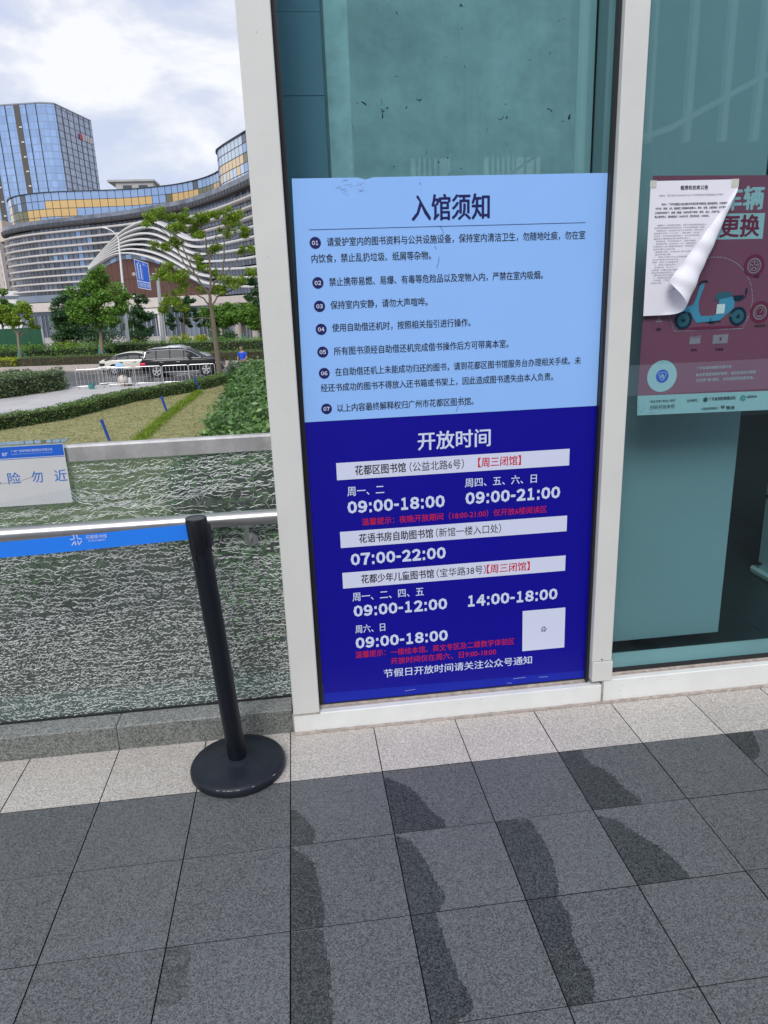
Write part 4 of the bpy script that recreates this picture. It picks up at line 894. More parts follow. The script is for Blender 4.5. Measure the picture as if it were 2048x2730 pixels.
def hedge(name, poly, z0, z1, n, size, leaf, label, core, rough=.12, group=None, cat='hedge', aspect=.55):
    """poly: closed outline in XY; leaves on its sides and top over a dark woody core"""
    cx = sum(p[0] for p in poly) / len(poly); cy = sum(p[1] for p in poly) / len(poly)
    r = empty(name, (cx, cy, z0), label, cat, group)
    ar = 0; E = list(zip(poly, poly[1:] + poly[:1]))
    for (x0, y0), (x1, y1) in E: ar += x0 * y1 - x1 * y0
    sgn = 1 if ar > 0 else -1; ar = abs(ar) / 2; per = [math.hypot(b[0] - a[0], b[1] - a[1]) for a, b in E]; H = z1 - z0
    ntop = int(n * ar / (ar + sum(per) * H)); P = []
    xs = np.array([p[0] for p in poly]); ys = np.array([p[1] for p in poly]); got = 0
    while got < ntop:
        X = RNG.uniform(xs.min(), xs.max(), ntop * 2); Y = RNG.uniform(ys.min(), ys.max(), ntop * 2); k = inside(poly, X, Y)
        X, Y = X[k][:ntop - got], Y[k][:ntop - got]; bump = (np.sin(X * 2.3) * np.cos(Y * 1.7) + np.sin(X * 5.1 + Y * 3.7) * .5) * rough * .6
        P.append(np.stack([X, Y, z1 + bump + RNG.normal(0, rough * .45, len(X))], 1)); got += len(X)
    m = n - ntop; ed = RNG.choice(len(E), m, p=np.array(per) / sum(per)); f = RNG.uniform(0, 1, m)
    A = np.array([e[0] for e in E])[ed]; B = np.array([e[1] for e in E])[ed]; D = B - A; Q = A + D * f[:, None]
    nr = np.stack([D[:, 1], -D[:, 0]], 1) * sgn; nr /= np.linalg.norm(nr, axis=1)[:, None]; zz = RNG.uniform(z0 + .02, z1, m)
    off = RNG.normal(0, rough * .5, m) + np.sin(Q[:, 0] * 3 + Q[:, 1] * 2.3 + zz * 4) * rough * .5; Q = Q + nr * off[:, None]
    P.append(np.stack([Q[:, 0], Q[:, 1], zz], 1)); P = np.concatenate(P) - np.array([cx, cy, z0])
    leaf_object('foliage', P, size, leaf, r, aspect=aspect)
    b = MB(); sh = lambda p, k: (p[0] + (cx - p[0]) * 0 , p[1])
    ins = []
    for i, p in enumerate(poly):
        a = Vector(poly[i - 1]); c = Vector(poly[(i + 1) % len(poly)]); p = Vector(p); d1 = (p - a).normalized(); d2 = (c - p).normalized()
        nn = Vector((-(d1.y + d2.y), d1.x + d2.x)); nn = nn.normalized() * sgn if nn.length > 1e-6 else Vector((0, 0)); ins.append(p + nn * (rough * .8 + .03) - Vector((cx, cy)))
    b.slab([tuple(p) for p in ins], 0, H - rough * .8 - .02); b.build('stems', core, r)
    return r
CORE = mat('hedge_core', (.022, .030, .014), .95, var=.4, vscale=6)
CORE2 = mat('hedge_core_twigs', (.060, .048, .034), .95, var=.4, vscale=9)

def build_planting():
    hedge('leafy_hedge', [(-2.08, 9.5), (1.6, 9.5), (1.9, 34.6), (-2.25, 34.8), (-2.38, 29.5), (-2.28, 24.8), (-2.1, 18), (-2.02, 13.5)], G, G + 1.40, 52000, .16, LEAF['gloss'], 'tall broad hedge of glossy green leaves beside the white post', CORE, .22, aspect=.5)
    pl = []; NL = NEAR[1:7]
    far = []
    for i, p in enumerate(NL):
        a = Vector(NL[max(i - 1, 0)]); c = Vector(NL[min(i + 1, len(NL) - 1)]); d = (c - a).normalized(); n = Vector((-d.y, d.x)); far.append((p[0] + n.x * .95, p[1] + n.y * .95))
    hedge('low_hedge', [(-16, 21.2), *NL, *reversed(far), (-16.6, 22.2)], G, G + .50, 22000, .09, LEAF['trim'], 'low clipped hedge strip curving between dry lawn and pale plaza', CORE, .07)
    hedge('bush_hedge', [(-24, 31.5), (-15.2, 37.2), (-12.95, 40.2), (-13.1, 41.6), (-24, 41.6)], G, G + 1.02, 16000, .15, LEAF['grey'], 'bushy grey green hedge at the left edge of the plaza', CORE, .16)
    def along(x0, x1, d0, d1):               # strip parallel to the far kerb, d metres behind it
        f = lambda x: 55.8 + (x + 22.1) * (-.160 if x < -14.57 else -.277 * (1) ) if x < -14.57 else 54.6 + (x + 14.57) * -.277
        xs = np.linspace(x0, x1, 8); return [(x, f(x) + d0) for x in xs] + [(x, f(x) + d1) for x in xs[::-1]]
    hedge('clipped_hedge', along(-21.2, 12, 1.3, 2.9), G + .36, G + .98, 11000, .11, LEAF['trim'], 'long dark clipped hedge along the far pink kerb', CORE2, .06)
    hedge('lime_hedge', along(-30, -21.3, 1.0, 2.9), G + .36, G + .92, 4000, .14, LEAF['lime'], 'bright lime green hedge beyond the road at left', CORE2, .10)
    hedge('back_hedge', along(-15, 14, 7.2, 9.5), G + .36, G + 1.55, 9000, .15, LEAF['mid'], 'green hedge between parked cars and the forecourt', CORE, .16)
    hedge('shrub_bank', along(-40, -15.2, 6.0, 10), G + .36, G + 1.45, 9000, .2, LEAF['mid'], 'mixed shrub bank behind the trimmed hedge at left', CORE, .30)
    hedge('bush_hedge', [(-3.1, 34.9), (-1.2, 35.1), (-1.2, 35.9), (-3.3, 35.9)], G, G + 1.35, 2600, .17, LEAF['dark'], 'dark upright bush at the far end of the leafy hedge', CORE, .2, aspect=.3)
    # shrubs, each its own plant
    def shrub(pos, r, h, leaf, label, n=900, size=.2, group=None):
        x, y, z = pos; e = empty('shrub', pos, label, 'shrub', group)
        bl = [(random.uniform(-r, r) * .6, random.uniform(-r, r) * .5, h * random.uniform(.35, .8), r * random.uniform(.35, .6)) for _ in range(9)]
        leaf_object('foliage', blob_pts(bl, n, .2), size, leaf, e)
        t = MB()
        for k in range(5): a = 1.26 * k; t.tube([(0, 0, 0), (math.cos(a) * r * .4, math.sin(a) * r * .4, h * .6)], [.04, .015], 5)
        t.build('stem', BARK, e)
    Z = G + .36
    shrub((-19.6, 64.5, Z), 1.2, 1.5, LEAF['lime'], 'yellow green shrub under the big round tree at left', 900)
    shrub((-14.0, 64.6, Z), .9, 1.5, LEAF['lime'], 'yellow green shrub behind the tall white lamp post')
    shrub((-10.4, 68.5, Z), 1.1, 1.7, LEAF['lime'], 'larger bright yellow shrub under the dark layered tree')
    shrub((-8.4, 68.5, Z), .8, 1.5, LEAF['lime'], 'small bright yellow shrub right of the dark layered tree')
    shrub((-20.5, 69, Z), 2.4, 3.6, LEAF['grey'], 'tall feathery grey green bush behind the green hoarding', 2600, .28)
    shrub((-17.2, 68, Z), 2.6, 3.0, LEAF['dark'], 'wide dark bush behind the round tree', 2600, .24)
    shrub((-13.6, 66.6, Z), 1.4, 2.6, LEAF['dark'], 'dark rounded bush beside the white lamp post', 1500)
    shrub((-6.4, 69, Z), 1.5, 2.0, LEAF['dark'], 'dark green bush behind the slender tree trunk', 1500)
    # bed right behind the balustrade, seen through the cracks
    for k, (x, y, rr, lf, lb) in enumerate(((-4.4, 3.6, .8, 'dark', 'dark bush below the cracked glass at its left'), (-1.6, 3.0, .6, 'dark', 'dark bush below the cracked glass behind the stanchion'), (-.3, 6.5, 1.0, 'gloss', 'glossy bush below the platform behind the handrail bracket'), (-3.4, 7.5, .9, 'grey', 'grey green bush in the bed below the warning sign'))):
        shrub((x, y, G), rr, 1.1, LEAF[lf], lb, 900, .13)
    # trees
    TB = [
     [(-4.32,41.30,-2.65),(-4.37,41.30,-0.35),(-4.41,41.34,1.12),(-4.46,41.30,1.54),(-4.44,41.28,2.18)],
     [(-4.44,41.28,2.18),(-4.72,41.20,2.65),(-5.12,41.1,3.30),(-5.40,41.0,4.11),(-5.60,40.9,4.78),(-5.71,40.8,5.00)],
     [(-5.12,41.1,3.30),(-5.62,41.3,3.76),(-5.98,41.5,4.66),(-6.27,41.6,5.32)],
     [(-4.43,41.28,2.27),(-4.29,41.40,3.18),(-4.28,41.5,4.25),(-4.42,41.6,4.61),(-4.41,41.7,5.62),(-4.64,41.8,6.06)],
     [(-4.42,41.28,2.37),(-4.14,41.20,2.81),(-3.63,41.0,3.25),(-3.41,40.9,4.05),(-3.33,40.8,4.94),(-3.10,40.7,5.81)],
     [(-4.28,41.5,4.25),(-3.91,41.7,5.17),(-3.54,41.9,6.04)],
     [(-4.42,41.30,1.54),(-4.08,41.4,2.08),(-3.00,41.6,2.55),(-2.44,41.8,2.89),(-1.82,42.0,3.55)],
     [(-4.46,41.30,1.54),(-4.79,41.1,2.01),(-5.23,40.9,2.30),(-5.94,40.7,2.55),(-6.55,40.6,2.89)],
     [(-4.43,41.32,0.89),(-5.18,41.1,1.01),(-5.77,40.9,0.80)],
     [(-3.54,41.0,3.25),(-2.97,41.2,3.81),(-2.65,41.3,4.21),(-2.10,41.5,4.59)]]
    RD = [(.165, .085), (.075, .02), (.05, .018), (.07, .02), (.075, .02), (.045, .015), (.055, .016), (.05, .015), (.04, .012), (.04, .012)]
    TC = [(-7.19,6.30,0.46),(-6.40,6.49,0.41),(-5.41,6.47,0.46),(-4.60,6.41,0.51),(-3.77,6.48,0.41),(-3.00,6.42,0.56),(-2.87,5.89,0.46),(-2.30,5.57,0.36),(-5.94,5.84,0.41),(-5.20,5.95,0.46),(-4.77,5.72,0.46),(-6.85,5.03,0.41),(-6.11,5.10,0.41),(-4.71,5.37,0.25),(-4.08,4.83,0.46),(-3.41,5.56,0.36),(-2.34,4.60,0.46),(-4.97,4.27,0.31),(-6.54,3.79,0.46),(-6.31,3.42,0.51),(-7.01,3.35,0.36),(-5.90,2.96,0.56),(-4.71,3.69,0.36),(-4.08,3.49,0.31),(-5.02,2.48,0.31),(-6.64,2.12,0.51),(-6.33,1.65,0.51),(-7.25,1.69,0.46),(-3.99,2.53,0.41),(-3.10,2.91,0.46),(-2.71,3.13,0.36),(-1.92,3.47,0.41)]
    limbs = [(p, *r) for p, r in zip(TB, RD)]
    for x, z, rr in TC:                       # twigs from the nearest limb into each spray
        q = min((p for l in TB[1:] for p in l), key=lambda p: (p[0] - x) ** 2 + (p[2] - z) ** 2); y = q[1] + random.uniform(-.5, .5)
        limbs.append(([q, ((q[0] + x) / 2, (q[1] + y) / 2, (q[2] + z) / 2 - .08), (x, y, z - .1)], .022, .008))
    make_tree('slender_tree', (-4.32, 41.3, G), limbs, [(x, 41.3 + random.uniform(-.7, .7), z - .05, r * 1.22) for x, z, r in TC], 22000, .18, LEAF['bright'], 'slender open tree with feathery yellow green leaves near the barriers', per=7, rr=.50, aspect=.32, droop=.25)
    Z = G + .36
    bl = [(-15.0, 60.2, 3.9, 1.0), (-15.8, 60, 3.6, .9), (-14.5, 60.3, 2.9, 1.1), (-16.6, 60, 2.9, 1.05), (-15.5, 59.5, 2.4, 1.3), (-17.0, 60.2, 1.9, .95), (-13.7, 60, 1.8, 1.05), (-16.2, 59.6, 1.3, 1.1), (-14.6, 59.6, 1.0, 1.1), (-13.3, 60.1, 2.4, .7), (-14.9, 60, 4.6, .6), (-16.9, 60, 1.0, .7)]
    make_tree('round_tree', (-15.6, 60, Z), [([(-15.6, 60, Z), (-15.45, 60, -.6), (-15.4, 60, .7)], .17, .12)] + [([(-15.4, 60, .3 + .1 * k), ((-15.4 + b[0]) / 2, 60, (b[2] + .6) / 2), b[:3]], .07, .02) for k, b in enumerate(bl[:9])], bl, 19000, .24, LEAF['mid'], 'dense round green tree in front of the curved building', props=1.1, bark=BARKP, per=9, rr=.55)
    bl = [(-21.3, 60, 2.1, .7), (-20.8, 60, 1.5, .6), (-22.2, 60, 1.3, .8), (-21.4, 59.6, .9, .6), (-20.5, 60.2, .7, .45), (-22.7, 60, 2.0, .6)]
    make_tree('sapling', (-21.9, 60, Z), [([(-21.9, 60, Z), (-21.85, 60, -.6), (-21.8, 60, .3)], .12, .08)] + [([(-21.8, 60, -.2), b[:3]], .05, .015) for b in bl], bl, 4200, .22, LEAF['bright'], 'young staked tree with whitewashed trunk before green hoarding', props=1.1, bark=BARKP, group='staked roadside trees')
    bl = [(-25.4, 68, 3.2, .9), (-24.9, 68, 2.0, .9), (-26.2, 68, 2.3, 1.2), (-25.6, 67.5, 1.2, 1.0)]
    make_tree('sapling', (-25.9, 68, Z), [([(-25.9, 68, Z), (-25.8, 68, .8)], .12, .08)] + [([(-25.8, 68, .4), b[:3]], .05, .015) for b in bl], bl, 5200, .25, LEAF['mid'], 'darker staked tree at the left edge behind the young one', props=1.4, bark=BARKP, group='staked roadside trees')
    bl = [(-19.9, 67, 2.9, .7), (-20.3, 67, 2.0, 1.0), (-19.4, 67, 1.6, 1.0), (-20.4, 67, .9, 1.0), (-19.2, 67, .5, 1.1), (-20.0, 67, -.2, 1.0)]
    make_tree('bushy_tree', (-19.9, 67, Z), [([(-19.9, 67, Z), (-19.9, 67, 2.5)], .12, .03)], bl, 6000, .25, LEAF['dark'], 'dark bushy tree half hidden behind the round green tree')
    bl = [(-13.5, 67.5, 2.5, .7), (-13.9, 67.5, 1.5, .9), (-13.2, 67.5, 1.0, .8), (-14.0, 67.5, .3, .9), (-13.3, 67.5, -.3, .8)]
    make_tree('bushy_tree', (-13.7, 67.5, Z), [([(-13.7, 67.5, Z), (-13.7, 67.5, 2.0)], .11, .03)], bl, 4600, .24, LEAF['dark'], 'dark bushy tree behind the white street lamp pole')
    bl = [(-10.3 + dx, 72 + dy, z, r) for z, s in ((.1, 2.0), (.75, 1.7), (1.5, 1.2), (2.2, .8)) for dx, dy, r in ((-s * .7, 0, .55), (0, .4, .6), (s * .7, -.2, .55))]
    make_tree('layered_tree', (-10.5, 72, Z), [([(-10.5, 72, Z), (-10.3, 72, 2.4)], .1, .03)] + [([(-10.35, 72, b[2] - .1), b[:3]], .04, .012) for b in bl], bl, 6000, .24, LEAF['dark'], 'dark layered conifer like tree behind the grey sign pole', per=5)
    for k, (x, y, h, lf, lb) in enumerate(((-6.6, 71, .9, 'mid', 'soft green tree right of the slender trunk, leftmost of three'), (-4.6, 70, 1.4, 'mid', 'soft green tree behind the person, middle of three'), (-2.9, 71, 1.2, 'mid', 'soft green tree touching the white post, rightmost of three'))):
        bl = [(x + random.uniform(-1.2, 1.2), y + random.uniform(-.8, .8), h + random.uniform(-1.3, .6), random.uniform(.75, 1.15)) for _ in range(10)]
        make_tree('lawn_tree', (x, y, Z), [([(x, y, Z), (x - .1, y, h)], .11, .05)] + [([(x - .05, y, h - 1), b[:3]], .045, .012) for b in bl], bl, 10000, .26, LEAF[lf], lb, props=1.3, group='three soft green trees on the far lawn')
    bl = [(-3.2, 66, 3.6, .5), (-2.8, 66, 2.8, .7), (-3.4, 66, 2.3, .6), (-2.6, 66, 1.8, .8)]
    make_tree('layered_tree', (-2.6, 66, Z), [([(-2.6, 66, Z), (-2.9, 66, 3.6)], .1, .03)], bl, 4200, .22, LEAF['dark'], 'tall dark tree against the edge of the white post')
    # clumpy green line across the dry lawn
    n = 5200; f = RNG.uniform(0, 1, n); X = np.interp(f, [0, .35, 1], [-5.16, -5.16, -4.85]) + RNG.normal(0, .13, n); Y = 21.5 + f * 14.3
    P = np.stack([X, Y, G + RNG.uniform(0, .14, n)], 1); g = leaf_object('grass', P, .16, LEAF['bright'], up=0, aspect=.12, droop=-1.2); tag(g, kind='stuff')
    n = 26000; X = RNG.uniform(-13, -3, n); Y = RNG.uniform(13, 40, n); k = inside([(-14, 13), (-3.2, 13), (-3.2, 40), *reversed(NEAR[:6])], X, Y)
    P = np.stack([X[k], Y[k], np.full(k.sum(), G + .02)], 1); g = leaf_object('dry_grass', P, .13, leafmat('dry_grass_blade', (.24, .24, .09), (.47, .44, .22), .25), up=0, aspect=.14, droop=-.3); tag(g, kind='stuff')
build_planting()

# ================================================================== CURVED BANDED BUILDING
def resample(P, step):
    P = np.array(P, float); d = np.r_[0, np.cumsum(np.linalg.norm(np.diff(P, axis=0), axis=1))]
    # smooth the outline a little before walking along it
    t = np.linspace(0, d[-1], 400); Q = np.stack([np.interp(t, d, P[:, i]) for i in (0, 1)], 1)
    K = np.ones(25) / 25; pad = np.r_[np.repeat(Q[:1], 12, 0), Q, np.repeat(Q[-1:], 12, 0)]; S = np.stack([np.convolve(pad[:, i], K, 'valid') for i in (0, 1)], 1); S[0] = Q[0]; S[-1] = Q[-1]
    d = np.r_[0, np.cumsum(np.linalg.norm(np.diff(S, axis=0), axis=1))]; n = int(d[-1] / step); t = np.linspace(0, d[-1], n + 1)
    R = np.stack([np.interp(t, d, S[:, i]) for i in (0, 1)], 1); T = np.gradient(R, axis=0); T /= np.linalg.norm(T, axis=1)[:, None]
    return R, np.stack([T[:, 1], -T[:, 0]], 1), t
PB = [(-42, 152), (-47, 145), (-48.2, 140), (-47.7, 136.4), (-46.0, 132.7), (-44.35, 131.0), (-40.44, 126.9), (-35.83, 123.8), (-30.2, 120.5), (-22.6, 115.5), (-12.15, 104.9), (-7.7, 96.9), (-3.6, 87.9), (-.5, 80), (2, 72)]
PG = [(-40, 152), (-44.6, 145), (-46.6, 140), (-46.3, 136), (-45.1, 131.9), (-42.3, 127.9), (-38.9, 125.7), (-35.2, 124.5), (-30.4, 124.2), (-23.7, 123.6), (-16.1, 119.9), (-11.6, 115.1), (-9.0, 110.4), (-7, 104)]
PT = [(-3.0, 108), (-6.6, 104), (-7.9, 100.5), (-7.75, 97.6), (-6.6, 94.6), (-5.2, 91.4), (-3.7, 88), (-1, 82), (1.5, 75)]
def sweep(b, R, Nn, i0, i1, prof, m=0):
    """prof: list of (offset outward, z) or functions of the station index"""
    o = len(b.v); k = len(prof)
    for i in range(i0, i1 + 1):
        for off, z in prof:
            zz = z(i) if callable(z) else z; b.v.append((R[i][0] + Nn[i][0] * off, R[i][1] + Nn[i][1] * off, zz))
    for i in range(i1 - i0):
        for j in range(k):
            j2 = (j + 1) % k; b.f.append((o + i * k + j, o + i * k + j2, o + (i + 1) * k + j2, o + (i + 1) * k + j)); b.m.append(m)
    b.f.append(tuple(o + j for j in range(k))); b.m.append(m); e = o + (i1 - i0) * k; b.f.append(tuple(e + j for j in reversed(range(k)))); b.m.append(m)
def build_curved():
    c = Vector((-20, 112, G + .37)); r = empty('curved_building', c, 'long curved building with white louver bands and wave over brown wall', 'building')
    def put(b, nm, m, p=r, **k):
        o = b.build(nm, m, p, **k); o.location = -c if p is r else (0, 0, 0); return o
    gB = mat('blue_glazing', (.30, .43, .66), .10, metal=.55, spec=.8); gL = mat('pale_glazing', (.56, .66, .80), .12, metal=.5, spec=.8); gD = mat('dark_glazing', (.045, .065, .10), .12, spec=.9); gM = mat('grey_glazing', (.15, .19, .26), .12, spec=.9)
    gG = mat('gold_glazing', (.66, .45, .20), .22, metal=.35); gG2 = mat('pale_gold_glazing', (.80, .60, .36), .2, metal=.4); gO = mat('olive_glazing', (.13, .125, .05), .15, spec=.8); mul = mat('mullion_dark', (.03, .035, .045), .5)
    fas = mat('dark_fascia_panel', (.052, .055, .068), .45, var=.25, vscale=.9); soff = mat('soffit_brown', (.055, .045, .042), .7)
    slab = mat('pale_band_stone', (.56, .53, .515), .7, var=.08, vscale=.8); fin = mat('white_fin', (.68, .68, .68), .55); brown = mat('brown_cladding', (.105, .046, .036), .65, var=.12, vscale=.7); beige = mat('beige_stone', (.56, .51, .47), .75, var=.06, vscale=.5); conc_ = mat('column_stone', (.38, .35, .32), .8)
    R, Nn, t = resample(PB, .55); n = len(R) - 1; X = R[:, 0]
    ix = lambda x: int(np.argmin(np.abs(X - x) + (R[:, 1] > 133) * 5))
    # fascia with its soffit
    b = MB(); sweep(b, R, Nn, 0, n, [(.9, 14.6), (.95, 14.68), (.95, 15.12), (.80, 15.16), (-.5, 15.16), (-.5, 14.6)]); fo = put(b, 'fascia', fas)
    b = MB()
    for i in range(0, n, 2): b.add([(R[i][0] + Nn[i][0] * 1.02, R[i][1] + Nn[i][1] * 1.02, z) for z in (14.70, 15.10)] + [(R[i][0] + Nn[i][0] * 1.02 + .06, R[i][1] + Nn[i][1] * 1.02 + .02, z) for z in (15.10, 14.70)], [(0, 1, 2, 3)])
    put(b, 'fascia_joint', mul, fo)
    b = MB(); sweep(b, R, Nn, 0, n, [(.78, 15.17), (.78, 15.74), (-.5, 15.76), (-.5, 15.17)]); put(b, 'fascia_glazing', mat('fascia_glass', (.17, .19, .235), .22, metal=.35, var=.55, vscale=.55))
    b = MB(); sweep(b, R, Nn, 0, n, [(.95, 14.50), (.95, 14.59), (-.5, 14.59), (-.5, 14.50)]); put(b, 'soffit_edge', soff)
    # window strips between the bands: real panes on the curve, with mullions
    b = MB(); q = MB(); zs = [13.8 - 1.08 * k for k in range(-1, 11)]
    for k in range(11):
        z1, z0 = zs[k] - .1, zs[k + 1] + .1
        if z1 > 14.55: z1 = 14.5
        for i in range(0, n - 1, 2):
            x = X[i]; left = x < -39.5 or R[i][1] > 131
            h = (math.sin(i * 12.9898 + k * 4.1) * 43758.5) % 1
            lim = -39.5 + .55 * k if True else 0
            if x < lim: m = 2 if h < .75 else 3
            elif x < -30.0 + (.0 if k < 3 else 0): m = 1 if h < .85 else 0
            elif x < -24: m = 2 if h < .8 else 3
            elif x > -5.6: m = 2 if h < .7 else 3
            elif x > -14: m = (1 if h < .6 else 3)
            else: m = 2
            p0 = R[i]; p1 = R[i + 2]; n0 = Nn[i] * .02; n1 = Nn[i + 2] * .02
            b.add([(p0[0], p0[1], z0), (p1[0], p1[1], z0), (p1[0], p1[1], z1), (p0[0], p0[1], z1)], [(0, 1, 2, 3)], m)
            d = (p1 - p0) / np.linalg.norm(p1 - p0) * .05; o_ = Nn[i] * .04
            q.add([(p0[0] + o_[0] - d[0], p0[1] + o_[1] - d[1], z0), (p0[0] + o_[0] + d[0], p0[1] + o_[1] + d[1], z0), (p0[0] + o_[0] + d[0], p0[1] + o_[1] + d[1], z1), (p0[0] + o_[0] - d[0], p0[1] + o_[1] - d[1], z1)], [(0, 1, 2, 3)])
    w = put(b, 'window_strip', [gB, gM, gD, gD]); w.data.materials[1] = mat('curtained_glazing', (.19, .235, .33), .25, metal=.2, spec=.8); w.data.materials[3] = gM
    put(q, 'mullion', mul, w)
    # pale bands, each one a part; on the left they stop at the wave, on the right they start from it
    endx = [-20.6, -24.0, -26.0, -27.6, -29.0, -30.0, -30.3, -30.3, -30.3]
    prof = lambda z: [(.0, z - .12), (.75, z - .10), (.80, z - .06), (.80, z + .12), (.74, z + .15), (0, z + .15)]
    for k in range(9):
        b = MB(); sweep(b, R, Nn, 0, ix(endx[k]), prof(13.8 - 1.08 * k)); put(b, 'pale_band', slab)
    for k, xs in ((0, -14.5), (1, -13.2), (2, -12.2)):
        b = MB(); sweep(b, R, Nn, ix(xs), n, prof(13.45 - 1.08 * k)); put(b, 'pale_band', slab)
    # the wave: seven white fins rising to a crest and falling to the right
    WT = [(-30.4, 8.33), (-27.4, 10.53), (-24.8, 12.17), (-22.9, 13.11), (-20.0, 13.81), (-17.6, 13.69), (-15.8, 12.81), (-13.75, 11.33), (-12.5, 10.55), (-10.6, 10.25), (-8.5, 10.25), (-3.9, 10.25)]
    WB = [(-30.3, 8.0), (-27.0, 9.4), (-25.1, 9.95), (-22.2, 9.8), (-19.2, 9.06), (-16.4, 7.94), (-13.8, 6.46), (-11.2, 5.01), (-8.5, 4.35), (-3.9, 3.75)]
    xs = np.linspace(-30.35, 1.9, 90); zt = np.interp(xs, *zip(*WT)); zb = np.interp(xs, *zip(*WB))
    K = np.ones(5) / 5
    sm = lambda a: np.r_[a[:2], np.convolve(a, K, 'valid'), a[-2:]]
    zt, zb = sm(sm(zt)), sm(sm(zb))
    for k in range(7):
        b = MB(); o = len(b.v); z = zt + (zb - zt) * k / 6; cnt = 0
        crest = np.exp(-((xs + 18) / 8.5) ** 2)
        for x, zz, cr in zip(xs, z, crest):
            i = ix(x); P = R[i]; nn = Nn[i]
            # exact foot of x on the outline
            j = max(0, min(n - 1, i if X[i] <= x else i - 1)); f = (x - X[j]) / max(X[j + 1] - X[j], 1e-6); P = R[j] + (R[j + 1] - R[j]) * f; nn = Nn[j]
            out = .75 + .75 * cr; th = .07 + .06 * cr + .05 * (x > -14)
            for off, dz in ((.0, -th), (out - .1, -th), (out, -th + .05), (out, th - .05), (out - .1, th), (0, th)): b.v.append((P[0] + nn[0] * off, P[1] + nn[1] * off, zz + dz))
            cnt += 1
        for i in range(cnt - 1):
            for j in range(6): j2 = (j + 1) % 6; b.f.append((i * 6 + j, i * 6 + j2, i * 6 + 6 + j2, i * 6 + 6 + j)); b.m.append(0)
        put(b, 'wave_fin', fin)
    # brown wall and grey glass strip below the wave
    b = MB(); g = MB(); i0, i1 = ix(-31.5), ix(-9.2); zw = lambda i: float(np.interp(X[i], xs, zb))
    for i in range(i0, i1, 2):
        p0, p1 = R[i] + Nn[i] * .12, R[min(i + 2, i1)] + Nn[min(i + 2, i1)] * .12; d = (p1 - p0) * .02; a, cc = zw(i) - .85, zw(min(i + 2, i1)) - .85
        if a > 3.4 and cc > 3.4:
            zl = 3.3; zr = [zl, (zl + a) / 2, a]; zr2 = [zl, (zl + cc) / 2, cc]
            for u in range(2): b.add([(p0[0] + d[0], p0[1] + d[1], zr[u] + .02), (p1[0] - d[0], p1[1] - d[1], zr2[u] + .02), (p1[0] - d[0], p1[1] - d[1], zr2[u + 1] - .02), (p0[0] + d[0], p0[1] + d[1], zr[u + 1] - .02)], [(0, 1, 2, 3)])
        g.add([(p0[0], p0[1], a + .03), (p1[0], p1[1], cc + .03), (p1[0], p1[1], cc + .7), (p0[0], p0[1], a + .7)], [(0, 1, 2, 3)], i % 3 % 2)
    put(b, 'brown_wall', brown); put(g, 'arch_glazing', [gM, gB])
    b = MB(); sweep(b, R, Nn, i0, i1, [(.06, 3.2), (.06, lambda i: max(3.4, zw(i) - .2)), (.0, lambda i: max(3.4, zw(i) - .2)), (0, 3.2)]); put(b, 'wall_backing', mul)
    # base storeys
    b = MB(); sweep(b, R, Nn, 0, ix(-31), [(.3, 3.45), (.3, 4.5), (-.2, 4.5), (-.2, 3.45)]); put(b, 'dark_band', gM)
    b = MB(); sweep(b, R, Nn, 0, ix(-9.5), [(.55, 1.9), (.55, 3.3), (-.2, 3.3), (-.2, 1.9)]); put(b, 'beige_band', beige)
    b = MB(); sweep(b, R, Nn, ix(-9.5), n, [(.55, 2.0), (.55, 2.9), (-.2, 2.9), (-.2, 2.0)]); put(b, 'beige_band', beige)
    b = MB(); sweep(b, R, Nn, 0, n, [(.15, 1.3), (.15, 1.9), (-.2, 1.9), (-.2, 1.3)]); put(b, 'dark_band', gD)
    b = MB(); q = MB()
    for i in range(0, n - 1, 2):
        p0, p1 = R[i], R[i + 2]; h = (math.sin(i * 7.1) * 999) % 1
        b.add([(p0[0], p0[1], G + .3), (p1[0], p1[1], G + .3), (p1[0], p1[1], 1.9), (p0[0], p0[1], 1.9)], [(0, 1, 2, 3)], 1 if h < .3 else 0)
        q.tube([(p0[0] + Nn[i][0] * .1, p0[1] + Nn[i][1] * .1, G + .3), (p0[0] + Nn[i][0] * .1, p0[1] + Nn[i][1] * .1, 1.5)], .055, 4)
    o = put(b, 'ground_floor_glazing', [gD, gM]); put(q, 'glazing_bar', mat('pale_bar', (.30, .31, .32), .5), o)
    # entrance portal
    i = ix(-21.2); P = R[i] + Nn[i] * .3; T = np.array([-Nn[i][1], Nn[i][0]])
    def ob(b, u0, u1, o0, o1, z0, z1, m=0):
        vs = [(P[0] + T[0] * u + Nn[i][0] * o, P[1] + T[1] * u + Nn[i][1] * o, z) for z in (z0, z1) for o in (o0, o1) for u in (u0, u1)]
        b.add(vs, [(0, 1, 3, 2), (4, 6, 7, 5), (0, 4, 5, 1), (2, 3, 7, 6), (0, 2, 6, 4), (1, 5, 7, 3)], m)
    e = MB(); ob(e, -3.6, -2.9, 0, .7, G + .3, 1.0); ob(e, 2.9, 3.5, 0, .7, G + .3, 1.0); ob(e, -3.6, 3.5, 0, .9, 1.0, 1.75); po = put(e, 'entrance_portal', mat('portal_white', (.66, .63, .60), .7))
    e = MB(); ob(e, -2.9, 2.9, .1, .16, G + .3, 1.0); put(e, 'door_glazing', gD, po)
    e = MB()
    for u in (-2.85, -1.7, -.55, .6, 1.75, 2.8): ob(e, u - .06, u + .06, .16, .25, G + .3, 1.0)
    put(e, 'door_frame', mat('frame_grey', (.40, .42, .44), .5), po)
